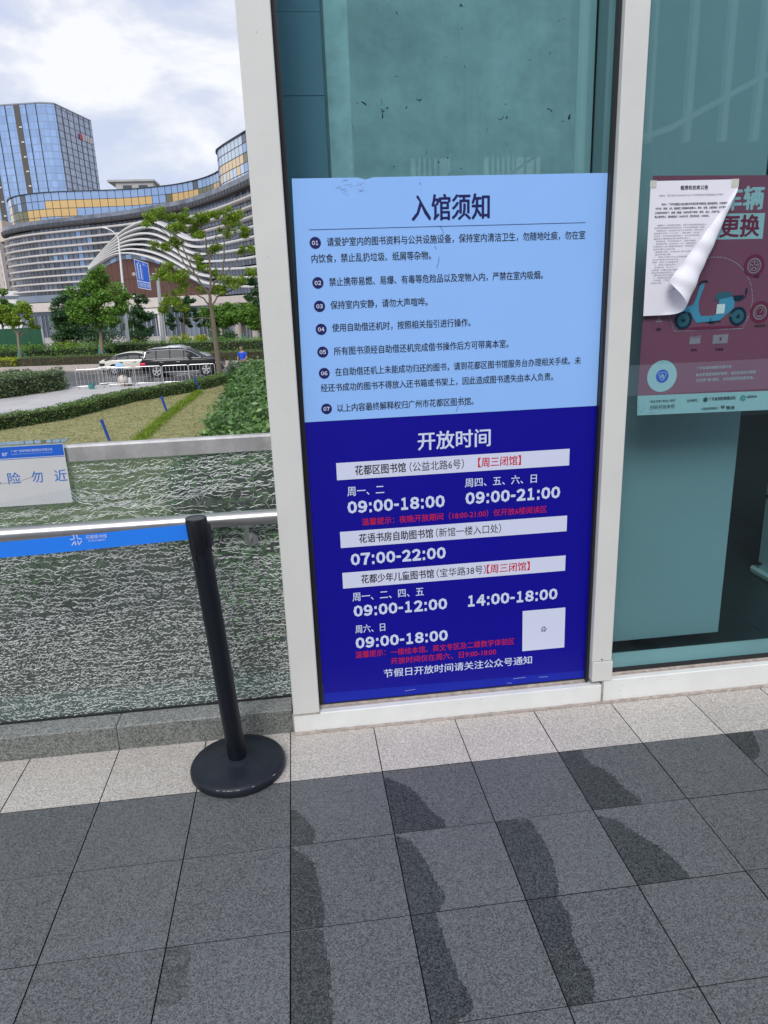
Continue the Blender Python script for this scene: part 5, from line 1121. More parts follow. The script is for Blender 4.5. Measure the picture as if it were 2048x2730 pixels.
    for x in (-8.2, -5.6, -3.2):
        j = ix(x); e = MB(); e.tube([(R[j][0] + Nn[j][0] * 1.2, R[j][1] + Nn[j][1] * 1.2, G + .3), (R[j][0] + Nn[j][0] * 1.2, R[j][1] + Nn[j][1] * 1.2, 2.1)], .45, 16); put(e, 'column', conc_, smooth=True)
    # upper glazing of gold and blue panes
    def glaze(path, zr, choose, name):
        R2, N2, _ = resample(path, .62); m2 = len(R2) - 1; b = MB(); q = MB(); X2 = R2[:, 0]
        for i in range(0, m2 - 1, 2):
            p0, p1 = R2[i], R2[i + 2]
            for k in range(len(zr) - 1):
                b.add([(p0[0], p0[1], zr[k + 1]), (p1[0], p1[1], zr[k + 1]), (p1[0], p1[1], zr[k]), (p0[0], p0[1], zr[k])], [(0, 1, 2, 3)], choose(p0[0], p0[1], k, i))
            o_ = N2[i] * .03; d = (p1 - p0) / np.linalg.norm(p1 - p0) * .035
            q.add([(p0[0] + o_[0] - d[0], p0[1] + o_[1] - d[1], zr[-1]), (p0[0] + o_[0] + d[0], p0[1] + o_[1] + d[1], zr[-1]), (p0[0] + o_[0] + d[0], p0[1] + o_[1] + d[1], zr[0]), (p0[0] + o_[0] - d[0], p0[1] + o_[1] - d[1], zr[0])], [(0, 1, 2, 3)])
        for z in zr[1:]: sweep(q, R2, N2, 0, m2, [(.035, z - .03), (.035, z + .03), (.0, z + .03), (0, z - .03)])
        o = put(b, name, [gB, gG, gD, gO, gL, gG2]); put(q, 'mullion', mul, o)
        cpp = MB(); sweep(cpp, R2, N2, 0, m2, [(.18, zr[0] - .02), (.18, zr[0] + .10), (-.6, zr[0] + .10), (-.6, zr[0] - .02)]); put(cpp, 'coping', mul)
        flat = MB(); sweep(flat, R2, N2, 0, m2, [(-.05, zr[-1] - .6), (-.05, zr[-1]), (-3, zr[-1]), (-3, zr[-1] - .6)]); put(flat, 'setback_roof', fas)
    def choose(x, y, k, i):
        h = (math.sin(i * 3.7 + k * 11.3) * 777.7) % 1
        if y > 131.5 or x < -44.6: return (4, 5, 5, 5)[k]
        if x < -40.6: return (2, 2, 3, 3)[k] if h < .75 else (0, 0, 3, 2)[k]
        if k == 0: return 0 if x < -14.7 or h > .45 else (2 if x > -15.2 and x < -12 else 0)
        if k == 1:
            if x < -38.2: return 0
            if x < -21.2: return 1
            if x < -18.9: return 0
            return 1 if h < .72 else 3
        if k == 2: return 1 if -40.6 < x < -33.2 else 0
        return 1 if h < .6 and x < -34.7 else 0
    glaze(PG, [19.8, 18.62, 17.44, 16.26, 15.1], choose, 'upper_glazing')
    def choose_t(x, y, k, i):
        h = (math.sin(i * 5.7 + k * 7.9) * 555.5) % 1; rt = x > -4.6
        if k in (0, 1) and rt: return 2 if h < .35 else 0
        if k in (2, 3) and x > -7.6: return (3 if rt else 5) if (k == 2 or h < .5) else (0 if rt else 4)
        return 0 if rt else 4
    glaze(PT, [20.3, 19.3, 18.3, 17.3, 16.3, 15.3], choose_t, 'tower_glazing')
    b = MB(); b.slab([(PB_[0], PB_[1]) for PB_ in ((-46, 150), (-47, 140), (-40, 129), (-30, 123.5), (-18, 117), (-9, 104), (-4, 92), (2, 78), (20, 78), (20, 150))], G, 14.4); put(b, 'inner_mass', fas)
build_curved()

# ------------------------------------------------------------------ towers and houses behind
def gridmat(name, wall, glass, px, pz, fx, fz, rough=.3, metal=0., jitter=.25):
    m, nt, p, N, L = nodes(name)
    a = N('ShaderNodeAttribute'); a.attribute_name = 'sz'; s = N('ShaderNodeSeparateXYZ'); L(a.outputs['Vector'], s.inputs[0])
    def mth(op, x, y):
        n = N('ShaderNodeMath'); n.operation = op
        for i, v in enumerate((x, y)):
            if isinstance(v, (int, float)): n.inputs[i].default_value = v
            else: L(v, n.inputs[i])
        return n.outputs[0]
    u = mth('DIVIDE', s.outputs[0], px); v = mth('DIVIDE', s.outputs[2], pz)
    iu = mth('GREATER_THAN', mth('FRACT', u, 0), 1 - fx); iv = mth('GREATER_THAN', mth('FRACT', v, 0), 1 - fz); msk = mth('MULTIPLY', iu, iv)
    wn = N('ShaderNodeTexWhiteNoise'); wn.noise_dimensions = '2D'; cx = N('ShaderNodeCombineXYZ'); L(mth('FLOOR', u, 0), cx.inputs[0]); L(mth('FLOOR', v, 0), cx.inputs[1]); L(cx.outputs[0], wn.inputs['Vector'])
    g = N('ShaderNodeMix'); g.data_type = 'RGBA'; g.inputs[6].default_value = (*[c * (1 - jitter) for c in glass], 1); g.inputs[7].default_value = (*[min(1, c * (1 + jitter)) for c in glass], 1); L(wn.outputs['Value'], g.inputs[0])
    mx = N('ShaderNodeMix'); mx.data_type = 'RGBA'; mx.inputs[6].default_value = (*wall, 1); L(msk, mx.inputs[0]); L(g.outputs[2], mx.inputs[7]); L(mx.outputs[2], p.inputs['Base Color'])
    mm = mth('MULTIPLY', msk, metal); L(mm, p.inputs['Metallic']); r = N('ShaderNodeMapRange'); r.inputs['To Min'].default_value = .7; r.inputs['To Max'].default_value = rough; L(msk, r.inputs[0]); L(r.outputs[0], p.inputs['Roughness'])
    return m
def walls(plan, z0, z1, name, m, parent, loc, s0=0):
    b = MB(); b.uv = []; s = s0
    for (x0, y0), (x1, y1) in zip(plan, plan[1:]):
        L = math.hypot(x1 - x0, y1 - y0); b.add([(x0, y0, z0), (x1, y1, z0), (x1, y1, z1), (x0, y0, z1)], [(0, 1, 2, 3)]); b.uv += [(s, 0, z0), (s + L, 0, z0), (s + L, 0, z1), (s, 0, z1)]; s += L
    o = b.build(name, m, parent); o.location = loc; return o
def build_towers():
    c = Vector((-75, 235, G)); r = empty('glass_tower', c, 'tall blue glass office tower with rounded corner and brown recesses', 'building')
    def put(b, nm, m, p=r, **k): o = b.build(nm, m, p, **k); o.location = -c if p is r else (0, 0, 0); return o
    gm = gridmat('tower_glass', (.22, .31, .48), (.31, .45, .72), 1.55, 1.9, .90, .86, .15, .45, .10); g2 = gridmat('tower_side_glass', (.20, .23, .31), (.36, .42, .56), .95, 1.9, .84, .84, .2, .35, .16)
    ctr = []
    for k in range(9): a = k / 8; ctr.append((-65.6 + 3.9 * a - .3 * (1 - (2 * a - 1) ** 2), 230.35 + .9 * a * a))
    walls([(-104, 238.6), ctr[0]], G, 57.9, 'front_facade', gm, r, -c); walls(ctr, G, 57.9, 'rounded_corner', gm, r, -c, 40); walls([ctr[-1], (-56.9, 251.4)], G, 57.9, 'side_facade', g2, r, -c)
    walls([(-56.9, 251.4), (-72, 262), (-104, 262), (-104, 238.6)], G, 57.9, 'rear_facade', g2, r, -c)
    b = MB(); P = [(-104, 238.6), *ctr, (-56.9, 251.4), (-72, 262), (-104, 262)]; b.slab(P, 57.7, 58.2); put(b, 'parapet', mat('parapet_grey', (.25, .27, .30), .6))
    fm = mat('tower_fin', (.035, .045, .065), .5); b = MB()
    A = np.array([-104, 238.6]); Bp = np.array(ctr[0]); D = (Bp - A) / np.linalg.norm(Bp - A); nn = np.array([D[1], -D[0]])
    def vbar(b, p, w, d, dr, z0=G, z1=57.9):
        nr = np.array([dr[1], -dr[0]]); q = [p - dr * w / 2, p + dr * w / 2, p + dr * w / 2 + nr * d, p - dr * w / 2 + nr * d]; b.slab([tuple(x) for x in q], z0, z1)
    Ltot = np.linalg.norm(Bp - A)
    for s in (Ltot - 1.0, Ltot - 3.9, Ltot - 10.0, Ltot - 12.8, Ltot - 18.8, Ltot - 22): vbar(b, A + D * s, .14, .2, D)
    S0 = np.array(ctr[-1]); S1 = np.array([-56.9, 251.4]); DS = (S1 - S0) / np.linalg.norm(S1 - S0); LS = np.linalg.norm(S1 - S0)
    for k in range(7): vbar(b, S0 + DS * (LS * (.02 + k * .15)), .14, .12, DS)
    put(b, 'facade_fin', fm)
    b = MB()
    for s in (Ltot - 6.6, Ltot - 15.6): vbar(b, A + D * s, 1.7, .12, D)
    rc = put(b, 'recess_strip', mat('recess_brown', (.085, .078, .07), .6)); b = MB()
    for s in (Ltot - 6.2, Ltot - 15.2):
        for k in range(12): vbar(b, A + D * s + nn * .13, .8, .12, D, 52 - k * 3.8, 52.35 - k * 3.8)
    put(b, 'recess_light', mat('pale_ledge', (.62, .62, .58), .6), rc)
    b = MB()
    for u0, u1, m in ((.56, .63, 0), (.645, .70, 1), (.715, .77, 1), (.785, .84, 1), (.855, .91, 1)):
        p0 = S0 + DS * LS * u0; p1 = S0 + DS * LS * u1; o_ = np.array([DS[1], -DS[0]]) * .3; b.add([(p0[0] + o_[0], p0[1] + o_[1], 51.2), (p1[0] + o_[0], p1[1] + o_[1], 51.2), (p1[0] + o_[0], p1[1] + o_[1], 52.8), (p0[0] + o_[0], p0[1] + o_[1], 52.8)], [(0, 1, 2, 3)], m)
    put(b, 'roof_sign', [mat('sign_red', (.55, .06, .07), .5), mat('sign_pale', (.62, .55, .55), .5)])
    # grey house on the roofline behind the curved building
    c2 = Vector((-28, 152, G)); h = empty('roof_house', c2, 'grey concrete stair house showing above the curved building roofline', 'building')
    def p2(b, nm, m, **k): o = b.build(nm, m, h, **k); o.location = -c2; return o
    gy = mat('grey_render', (.42, .42, .41), .85, var=.12, vscale=.5)
    b = MB(); b.box(-31.2, -24.3, 150, 156, G, 25.0); p2(b, 'walls', gy); b = MB(); b.box(-32.6, -24.0, 149.6, 156.3, 25.0, 25.35); p2(b, 'roof_slab', gy)
    b = MB()
    for x in (-29.9, -27.0): b.box(x, x + 1.6, 149.9, 150, 22.6, 24.4)
    p2(b, 'window', mat('house_window', (.06, .07, .09), .3))
    c3 = Vector((-78, 200, G)); a = empty('apartment_tower', c3, 'pale pinkish apartment tower with window columns at the left edge', 'building')
    am = gridmat('apartment_facade', (.52, .46, .42), (.14, .15, .18), 1.6, 2.0, .42, .55, .3, 0, .4)
    walls([(-94, 200), (-71.6, 200), (-69.9, 204), (-69.9, 220), (-94, 220)], G, 19.5, 'facade', am, a, -c3)
    def p3(b, nm, m): o = b.build(nm, m, a); o.location = -c3; return o
    b = MB(); b.box(-94, -70.4, 200.4, 219, 19.5, 24.6); p3(b, 'crown', mat('apartment_crown', (.60, .50, .42), .8))
    b = MB()
    for k in range(9): b.box(-93.6 + k * 2.7, -93.2 + k * 2.7, 199.6, 200, G, 19.5)
    p3(b, 'fin', mat('apartment_fin', (.60, .56, .53), .8))
    c4 = Vector((-60, 170, G)); pd = empty('podium_block', c4, 'low white podium block left of the curved building', 'building')
    def p4(b, nm, m): o = b.build(nm, m, pd); o.location = -c4; return o
    b = MB(); b.box(-80, -53.0, 168, 176, G, 6.6); p4(b, 'wall', mat('podium_white', (.66, .66, .66), .7)); b = MB(); b.box(-80, -52.6, 167.8, 168, 5.0, 5.6); b.box(-80, -52.6, 167.8, 168, 1.2, 2.6); p4(b, 'window_band', mat('podium_glass', (.12, .15, .19), .2))
build_towers()

# ================================================================== STREET THINGS
CARM = {'tyre': mat('tyre_rubber', (.015, .015, .016), .8), 'rim': mat('alloy_rim', (.70, .71, .73), .25, metal=.8), 'glass': mat('car_glass', (.035, .042, .05), .1, spec=.10), 'chrome': mat('chrome_trim', (.80, .81, .83), .15, metal=1), 'dark': mat('car_dark_trim', (.012, .012, .014), .5), 'red': mat('tail_lamp_red', (.75, .02, .10), .2), 'lamp': mat('head_lamp', (.72, .75, .78), .1, spec=1)}
def make_car(name, label, pos, rz, L, W, H, wb, wr, deck, house, paint, group, zbelt, rail=False, sill=.30):
    """deck: [(x, z)] outline of hood, belt and tail; house: [(x, z)] outline of the glasshouse roof; x forward, origin under the middle"""
    r = empty(name, pos, label, 'car', group, rz)
    xs = np.linspace(-L / 2, L / 2, 34); b = MB(); ring = 12
    dx, dz_ = zip(*deck)
    for x in xs:
        u = abs(x) / (L / 2); w = W / 2 * (1 - .16 * max(0, u - .62) ** 1.5 * 3.2); zt = np.interp(x, dx, dz_); zb = sill + (.12 * max(0, u - .86) / .14); m = zb + (zt - zb) * .5
        half = [(w * .86, zb), (w * .97, zb + .10), (w, m), (w * .985, zt - .14), (w * .94, zt - .04), (w * .80, zt)]
        b.v += [(x, y, z) for y, z in half] + [(x, -y, z) for y, z in reversed(half)]
    for i in range(len(xs) - 1):
        for j in range(ring): j2 = (j + 1) % ring; b.f.append((i * ring + j, i * ring + j2, (i + 1) * ring + j2, (i + 1) * ring + j)); b.m.append(0)
    b.f += [tuple(range(ring)), tuple((len(xs) - 1) * ring + k for k in reversed(range(ring)))]; b.m += [0, 0]
    body = b.build('body', paint, r, smooth=True)
    g = MB(); hx, hz = zip(*house); N = 30; hs = np.linspace(hx[0], hx[-1], N); W2 = W / 2
    for x in hs:
        zr = np.interp(x, hx, hz); f = max(0, (zr - zbelt) / (H - zbelt)); wt = W2 * (.94 - .20 * f)
        half = [(W2 * .94, zbelt - .04), (W2 * .94 - (W2 * .94 - wt) * .9, zbelt + (zr - zbelt) * .86), (wt * .93, zr - .012), (wt * .55, zr)]
        g.v += [(x, y, z) for y, z in half] + [(x, -y, z) for y, z in reversed(half)]
    for i in range(N - 1):
        mid = (hs[i] + hs[i + 1]) / 2; fl = np.interp(mid, hx, hz) > H - .16 * (H - zbelt) - .02
        for j in range(8):
            j2 = (j + 1) % 8; side = j in (0, 6); g.f.append((i * 8 + j, i * 8 + j2, (i + 1) * 8 + j2, (i + 1) * 8 + j)); g.m.append(1 if side else (0 if fl or j in (1, 5) else 1))
    gh = g.build('cabin', [paint, CARM['glass']], r, smooth=True)
    # pillars and bright window outline on both sides
    def side(x, f, s):
        zr = np.interp(x, hx, hz); wt = W2 * (.94 - .20 * max(0, (zr - zbelt) / (H - zbelt))); y = W2 * .94 - (W2 * .94 - wt) * .9 * f + .006
        return (x, s * y, zbelt + (zr - zbelt) * .86 * f)
    for s in (-1, 1):
        t = MB()
        for xp in (hx[0] + (hx[-1] - hx[0]) * .24, hx[0] + (hx[-1] - hx[0]) * .47, hx[0] + (hx[-1] - hx[0]) * .70): t.tube([side(xp, 0, s), side(xp, 1, s)], .028, 5)
        t.build('pillar', CARM['dark'], r)
        t = MB(); pts = [side(x, 1, s) for x in np.linspace(hx[0] + .25, hx[-1] - .1, 16)]; low = [side(x, .03, s) for x in np.linspace(hx[-1] - .05, hx[0] + .12, 8)]
        t.tube(pts + low + pts[:1], .022 if rail else .012, 5); t.build('window_trim', CARM['chrome'] if rail else CARM['dark'], r)
        d = MB()
        for xp in (hx[0] + (hx[-1] - hx[0]) * .33, hx[0] + (hx[-1] - hx[0]) * .60): d.box(xp - .11, xp + .11, s * W2 * .995 - .02, s * W2 * .995 + .02, zbelt - .20, zbelt - .165)
        d.build('door_handle', CARM['chrome'] if rail else CARM['dark'], r)
        mr = MB(); xm = hx[0] + (hx[-1] - hx[0]) * .80; mr.box(xm - .12, xm + .12, s * (W2 * .96), s * (W2 * .96 + .2), zbelt + .02, zbelt + .18); mr.build('mirror', CARM['dark'] if rail else paint, r, bevel=.04)
        if rail:
            t = MB(); t.tube([(x, s * W2 * .70, np.interp(x, hx, hz) + .035) for x in np.linspace(hx[0] + .4, hx[-1] - .9, 8)], .025, 6); t.build('roof_rail', CARM['chrome'], r)
            t = MB(); t.box(-wb / 2 + .45, wb / 2 - .45, s * (W2 * .95), s * (W2 * 1.03), .30, .345); t.build('running_board', CARM['chrome'], r)
        lm = MB(); lm.box(-L / 2 + .0, -L / 2 + .36, s * W2 * .62, s * W2 * .985, zbelt - .36, zbelt - .19); lm.build('tail_lamp', CARM['red'] if rail else CARM['dark'], r, bevel=.04)
        lm = MB(); lm.box(L / 2 - .42, L / 2 - .03, s * W2 * .55, s * W2 * .955, np.interp(L / 2 - .2, dx, dz_) - .28, np.interp(L / 2 - .2, dx, dz_) - .12); lm.build('head_lamp', CARM['lamp'], r, bevel=.04)
        for xw in (-wb / 2, wb / 2):
            wl = empty('wheel', (xw, s * (W2 - .12), wr)); wl.parent = r
            a = MB(); a.lathe([(wr * 1.17, -.02), (wr * 1.17, s * .125 * 1.0), (wr * .9, s * .128)], n=28, axis='Y'); ah = a.build('wheel_arch', CARM['dark'], wl)
            ty = MB(); ty.lathe([(wr * .62, -.11), (wr * .93, -.12), (wr, -.09), (wr, .09), (wr * .93, .12), (wr * .62, .11)], n=28, axis='Y'); o = ty.build('tyre', CARM['tyre'], wl, smooth=True); o.location.y = s * .015
            rm = MB()
            for k in range(5):
                an = 2 * math.pi * k / 5 + .3; rm.add([(wr * .08 * math.cos(an - 1.2), s * .115, wr * .08 * math.sin(an - 1.2)), (wr * .66 * math.cos(an - .22), s * .118, wr * .66 * math.sin(an - .22)), (wr * .66 * math.cos(an + .22), s * .118, wr * .66 * math.sin(an + .22)), (wr * .08 * math.cos(an + 1.2), s * .115, wr * .08 * math.sin(an + 1.2))], [(0, 1, 2, 3)])
            rm.lathe([(wr * .60, s * .116), (wr * .68, s * .119)], n=28, axis='Y'); rm.lathe([(0, s * .12), (wr * .14, s * .118)], n=14, axis='Y'); o = rm.build('rim', CARM['rim'], wl); o.location.y = s * .016
            bk = MB(); bk.lathe([(0, s * .06), (wr * .64, s * .06)], n=20, axis='Y'); o = bk.build('brake_disc', CARM['dark'], wl)
    bp = MB(); bp.box(-L / 2 + .12, L / 2 - .12, -W2 * .90, W2 * .90, sill - .10, sill + .06); bp.build('sill', CARM['dark'], r)
    return r
def build_cars():
    blk = mat('black_car_paint', (.007, .008, .010), .22, spec=.28, coat=.08); wht = mat('pearl_car_paint', (.66, .64, .58), .22, coat=.4); slv = mat('silver_car_paint', (.52, .55, .58), .22, metal=.4, coat=.4)
    th = math.atan2(45.44 - 45.58, 3.11); mx, my = (-8.61 - 5.50) / 2, 45.5; g = 'cars on the street'
    make_car('parked_car', 'black sport utility vehicle with chrome window trim and silver wheels', (mx - .02, my + .85, G), th, 5.15, 1.95, 1.78, 3.12, .385,
        [(-2.58, 1.02), (-2.45, 1.12), (-1.2, 1.14), (1.0, 1.13), (1.25, 1.12), (2.0, 1.06), (2.4, .96), (2.58, .80)], [(-2.42, 1.12), (-2.20, 1.66), (-1.9, 1.75), (-.6, 1.79), (.35, 1.72), (.75, 1.56), (1.35, 1.12)], blk, g, 1.13, rail=True, sill=.36)
    make_car('parked_car', 'pearl white saloon car partly behind the black one', (-10.72, 50.1, G), th, 4.75, 1.82, 1.48, 2.80, .335,
        [(-2.38, .92), (-2.2, 1.02), (-1.6, 1.04), (.9, .98), (1.2, .95), (2.0, .84), (2.38, .66)], [(-2.0, 1.02), (-1.2, 1.34), (-.5, 1.47), (.1, 1.47), (.6, 1.36), (1.35, .97)], wht, g, .98, sill=.26)
    make_car('parked_car', 'silver saloon car whose roof shows above the black one', (-8.4, 54.0 - 1.0, G + .10), th - .05, 4.8, 1.85, 1.56, 2.85, .335,
        [(-2.4, .95), (-2.2, 1.06), (-1.6, 1.08), (.9, 1.03), (1.2, 1.0), (2.0, .9), (2.4, .7)], [(-2.0, 1.06), (-1.1, 1.42), (-.4, 1.55), (.2, 1.55), (.7, 1.42), (1.4, 1.02)], slv, g, 1.04, sill=.28)
build_cars()

def build_street():
    st = mat('barrier_steel', (.60, .61, .62), .35, metal=.7); dim = mat('dull_caster', (.45, .46, .47), .5)
    def barrier(x, y, rz, label):
        r = empty('crowd_barrier', (x, y, G), label, 'barrier', 'crowd barriers along the street', rz); w = .73; h = 1.08
        f = MB(); f.tube([(-w, 0, .16), (-w, 0, h - .1), (-w + .03, 0, h - .03), (-w + .1, 0, h), (w - .1, 0, h), (w - .03, 0, h - .03), (w, 0, h - .1), (w, 0, .16), (-w, 0, .16)], .021, 8); f.build('frame', st, r, smooth=True)
        for k in range(6): b = MB(); xx = -w + 2 * w * (k + 1) / 7; b.tube([(xx, 0, .16), (xx, 0, h)], .0095, 6); b.build('bar', st, r)
        for s in (-1, 1):
            b = MB(); b.tube([(s * (w - .06), -.22, .0), (s * (w - .06), -.12, .17), (s * (w - .06), .12, .17), (s * (w - .06), .22, 0)], .02, 6); b.build('foot', dim, r)
        return r
    for i, (x, y, rz, lb) in enumerate(((-11.45, 40.35, .05, 'steel crowd barrier beside the bushy hedge'), (-9.83, 40.62, .0, 'steel crowd barrier carrying the small blue board'), (-8.26, 40.55, -.02, 'steel crowd barrier behind the low hedge, before car rear wheel'), (-6.72, 40.45, -.02, 'steel crowd barrier in front of the black car doors'), (-5.22, 40.35, -.02, 'steel crowd barrier nearest the slender tree trunk'))): barrier(x, y, rz, lb)
    barrier(-10.55, 41.5, .02, 'steel crowd barrier standing behind the others')
    # small board on the second barrier
    r = empty('info_board', (-9.86, 40.72, G), 'small pale blue board on a dark post behind the barriers', 'sign')
    MB().tube([(.16, .05, 0), (.16, .05, 1.38)], .02, 6).build('post', MAT['rubber'], r)
    MB().box(-.2, .2, 0, .02, 1.02, 1.30).build('panel', mat('board_sky_blue', (.25, .50, .85), .5), r)
    b = MB(); b.add([(-.17, -.004, 1.05), (-.02, -.004, 1.05), (-.08, -.004, 1.16), (-.15, -.004, 1.14)], [(0, 1, 2, 3)]); b.add([(-.1, -.004, 1.21), (.14, -.004, 1.21), (.14, -.004, 1.24), (-.1, -.004, 1.24)], [(0, 1, 2, 3)]); b.build('panel_marks', mat('board_white', (.7, .75, .8), .5), r)
    r = empty('stone_ball', (-9.80, 40.95, G), 'round pale stone ball on a short foot behind the barriers', 'bollard')
    b = MB(); b.lathe([(0, .0), (.17, 0), (.17, .10), (.10, .12)], n=24); b.build('foot', mat('pinkish_stone', (.45, .36, .32), .8), r)
    b = MB(); b.lathe([(.27 * math.sin(math.pi * k / 14), .36 - .27 * math.cos(math.pi * k / 14)) for k in range(15)], n=24); b.build('ball', mat('pale_stone_ball', (.58, .54, .50), .7), r, smooth=True)
    r = empty('warning_post', (-9.42, 41.0, G), 'black and white tapered marker post beside the stone ball', 'bollard')
    b = MB(); b.lathe([(0, 0), (.19, 0), (.19, .06), (.12, .09)], n=16); b.build('foot', MAT['rubber'], r); b = MB(); b.lathe([(.115, .07), (.10, .48)], n=16); b.build('white_sleeve', mat('sleeve_white', (.62, .62, .62), .6), r); b = MB(); b.lathe([(.10, .48), (.065, .78), (0, .8)], n=16); b.build('black_top', MAT['rubber'], r)
    r = empty('bucket', (-11.38, 40.2, G), 'teal bucket at the foot of the first barrier', 'bucket')
    b = MB(); b.lathe([(0, .0), (.15, 0), (.18, .30), (.165, .30), (.14, .03), (0, .03)], n=20); b.build('pail', mat('teal_plastic', (.05, .22, .22), .5), r); b = MB(); b.lathe([(.176, .27), (.192, .28), (.192, .31), (.17, .31)], n=20); b.build('rim', mat('teal_plastic_rim', (.08, .26, .26), .5), r)
    bl = mat('stake_blue', (.01, .06, .36), .5)
    for x, y, lb in ((-4.94, 36.1, 'blue painted stake at the far end of the green line'), (-5.28, 28.13, 'blue painted stake in the middle of the dry lawn'), (-6.25, 22.32, 'blue painted stake just above the steel rail')):
        r = empty('lawn_stake', (x, y, G), lb, 'stake', 'blue stakes on the lawn')
        b = MB(); b.tube([(.02, 0, 0), (-.13, 0, .66)], [.045, .05], 8); b.build('shaft', bl, r); b = MB(); b.tube([(-.13, 0, .66), (-.145, 0, .72)], [.068, .06], 8); b.build('cap', bl, r)
    wp = mat('lamp_white', (.72, .74, .77), .4)
    r = empty('street_lamp', (-14.22, 64, G + .36), 'tall slim white street lamp with a long arm and lower short arm', 'street lamp')
    gz = G + .36
    def L_(pts): return [(x + 14.22, y - 64, z - gz) for x, y, z in pts]
    b = MB(); b.tube(L_([(-14.22, 64, gz), (-14.22, 64, -1.6), (-14.05, 64, 2.6), (-13.86, 64, 7.3)]), [.16, .15, .12, .07], 12); b.build('pole', wp, r, smooth=True)
    b = MB(); b.tube(L_([(-13.86, 64, 7.25), (-13.95, 64, 7.55), (-14.25, 64, 7.95), (-14.72, 64, 8.2)]), .045, 8); b.build('arm', wp, r, smooth=True)
    b = MB(); b.tube(L_([(-14.6, 64, 8.15), (-15.05, 64, 8.28)]), [.07, .05], 8); b.build('lamp_head', wp, r)
    b = MB(); b.tube(L_([(-14.02, 64, 1.7), (-13.95, 64, 2.15), (-13.65, 64, 2.55), (-13.32, 64, 2.68)]), .05, 8); b.build('short_arm', wp, r, smooth=True)
    b = MB(); b.tube(L_([(-13.38, 64, 2.66), (-13.12, 64, 2.72)]), [.07, .05], 8); b.build('short_lamp_head', wp, r)
    gp = mat('galvanised_pole', (.42, .45, .47), .45, metal=.3)
    r = empty('road_sign', (-11.55, 66, gz), 'large blue direction sign with white arrows on grey mast arm', 'road sign'); L2 = lambda pts: [(x + 11.55, y - 66, z - gz) for x, y, z in pts]
    b = MB(); b.tube(L2([(-11.68, 66.3, gz), (-11.6, 66.3, -1.2), (-11.42, 66.3, 4.2)]), [.20, .19, .15], 12); b.build('mast', gp, r, smooth=True)
    b = MB(); b.tube(L2([(-11.35, 66.3, 4.22), (-13.45, 66.2, 4.55)]), .10, 10); b.build('mast_arm', gp, r); b = MB(); b.box(-.55, .25, .1, .5, 4.05 - gz, 4.2 - gz); b.box(-.30, .15, .05, .55, 4.5 - gz, 4.62 - gz); b.build('camera_housing', gp, r, bevel=.03)
    b = MB(); b.lathe([(0, -.02), (.15, -.02), (.15, .1)], (-13.38 + 11.55, 0, 4.6 - gz), 20, axis='Y'); b.build('arm_end_disc', mat('disc_grey', (.45, .43, .42), .6), r)
    pw = mat('sign_border_white', (.62, .68, .78), .5); pb = mat('road_sign_blue', (.01, .09, .50), .4)
    Q = [(-13.22, 5.86), (-12.06, 5.46), (-12.07, 3.20), (-13.13, 3.43)]
    def lerp(u, v): t = [Q[0][i] + (Q[1][i] - Q[0][i]) * u for i in (0, 1)]; bt = [Q[3][i] + (Q[2][i] - Q[3][i]) * u for i in (0, 1)]; return (t[0] + (bt[0] - t[0]) * v + 11.55, t[1] + (bt[1] - t[1]) * v - gz)
    def patch(b, u0, v0, u1, v1, y): plate(b, [lerp(u0, v0), lerp(u1, v0), lerp(u1, v1), lerp(u0, v1)], y)
    b = MB(); b.prism([lerp(0, 0), lerp(1, 0), lerp(1, 1), lerp(0, 1)], -.02, .03); o = b.build('sign_plate', pw, r)
    b = MB(); patch(b, .03, .02, .97, .73, -.024); patch(b, .03, .76, .97, .975, -.024); b.build('blue_field', pb, o)
    b = MB()
    for u in (.20, .40): patch(b, u - .025, .20, u + .025, .68, -.028); plate(b, [lerp(u - .055, .22), lerp(u, .08), lerp(u + .055, .22)], -.028)
    b.build('lane_arrow', pw, o); b = MB()
    for u in (.10, .30, .50):
        for k in range(5): patch(b, u - .010, .28 + k * .085, u + .010, .32 + k * .085, -.028)
    for k in range(6): patch(b, .28 + k * .11, .06 + .03 * (k % 3), .32 + k * .11, .12 + .02 * (k % 2), -.028)
    b.build('lane_dash', pw, o)
    b = MB(); v, f = text_geo('花都区图书馆'); lo, hi = v.min(0), v.max(0)
    b.add([(*[lerp(.07 + .86 * (p[0] - lo[0]) / (hi[0] - lo[0]), .945 - .155 * (p[1] - lo[1]) / (hi[1] - lo[1]))[0]], -.028, lerp(.07 + .86 * (p[0] - lo[0]) / (hi[0] - lo[0]), .945 - .155 * (p[1] - lo[1]) / (hi[1] - lo[1]))[1]) for p in v], f); b.build('sign_lettering', pw, o)
    r = empty('hoarding', (-27, 66.3, gz), 'dark green site hoarding behind the staked saplings', 'fence')
    b = MB()
    for k in range(14): b.box(-9 + k * 1.0, -8.01 + k * 1.0, 0, .04, 0, 2.62 + .09 * k / 14)
    b.build('panel', mat('hoarding_green', (.016, .085, .045), .8, var=.12, vscale=1.5), r)
    MB().box(5.0, 5.14, -.03, .10, 0, 2.75).build('end_post', gp, r)
    # low planter wall
    w = MB(); w.box(-9.6, -3.6, 77.0, 77.4, gz, gz + .55); tag(w.build('planter_wall', mat('planter_stone', (.36, .35, .34), .8, var=.1)), 'low pale planter wall on the forecourt behind the yellow shrubs', 'wall')
    w = MB(); w.box(-19.2, -13.2, 65.6, 66.0, gz, gz + .95); tag(w.build('planter_wall', mat('planter_stone_dark', (.26, .26, .25), .8, var=.1)), 'grey planter wall behind the round tree', 'wall')
build_street()

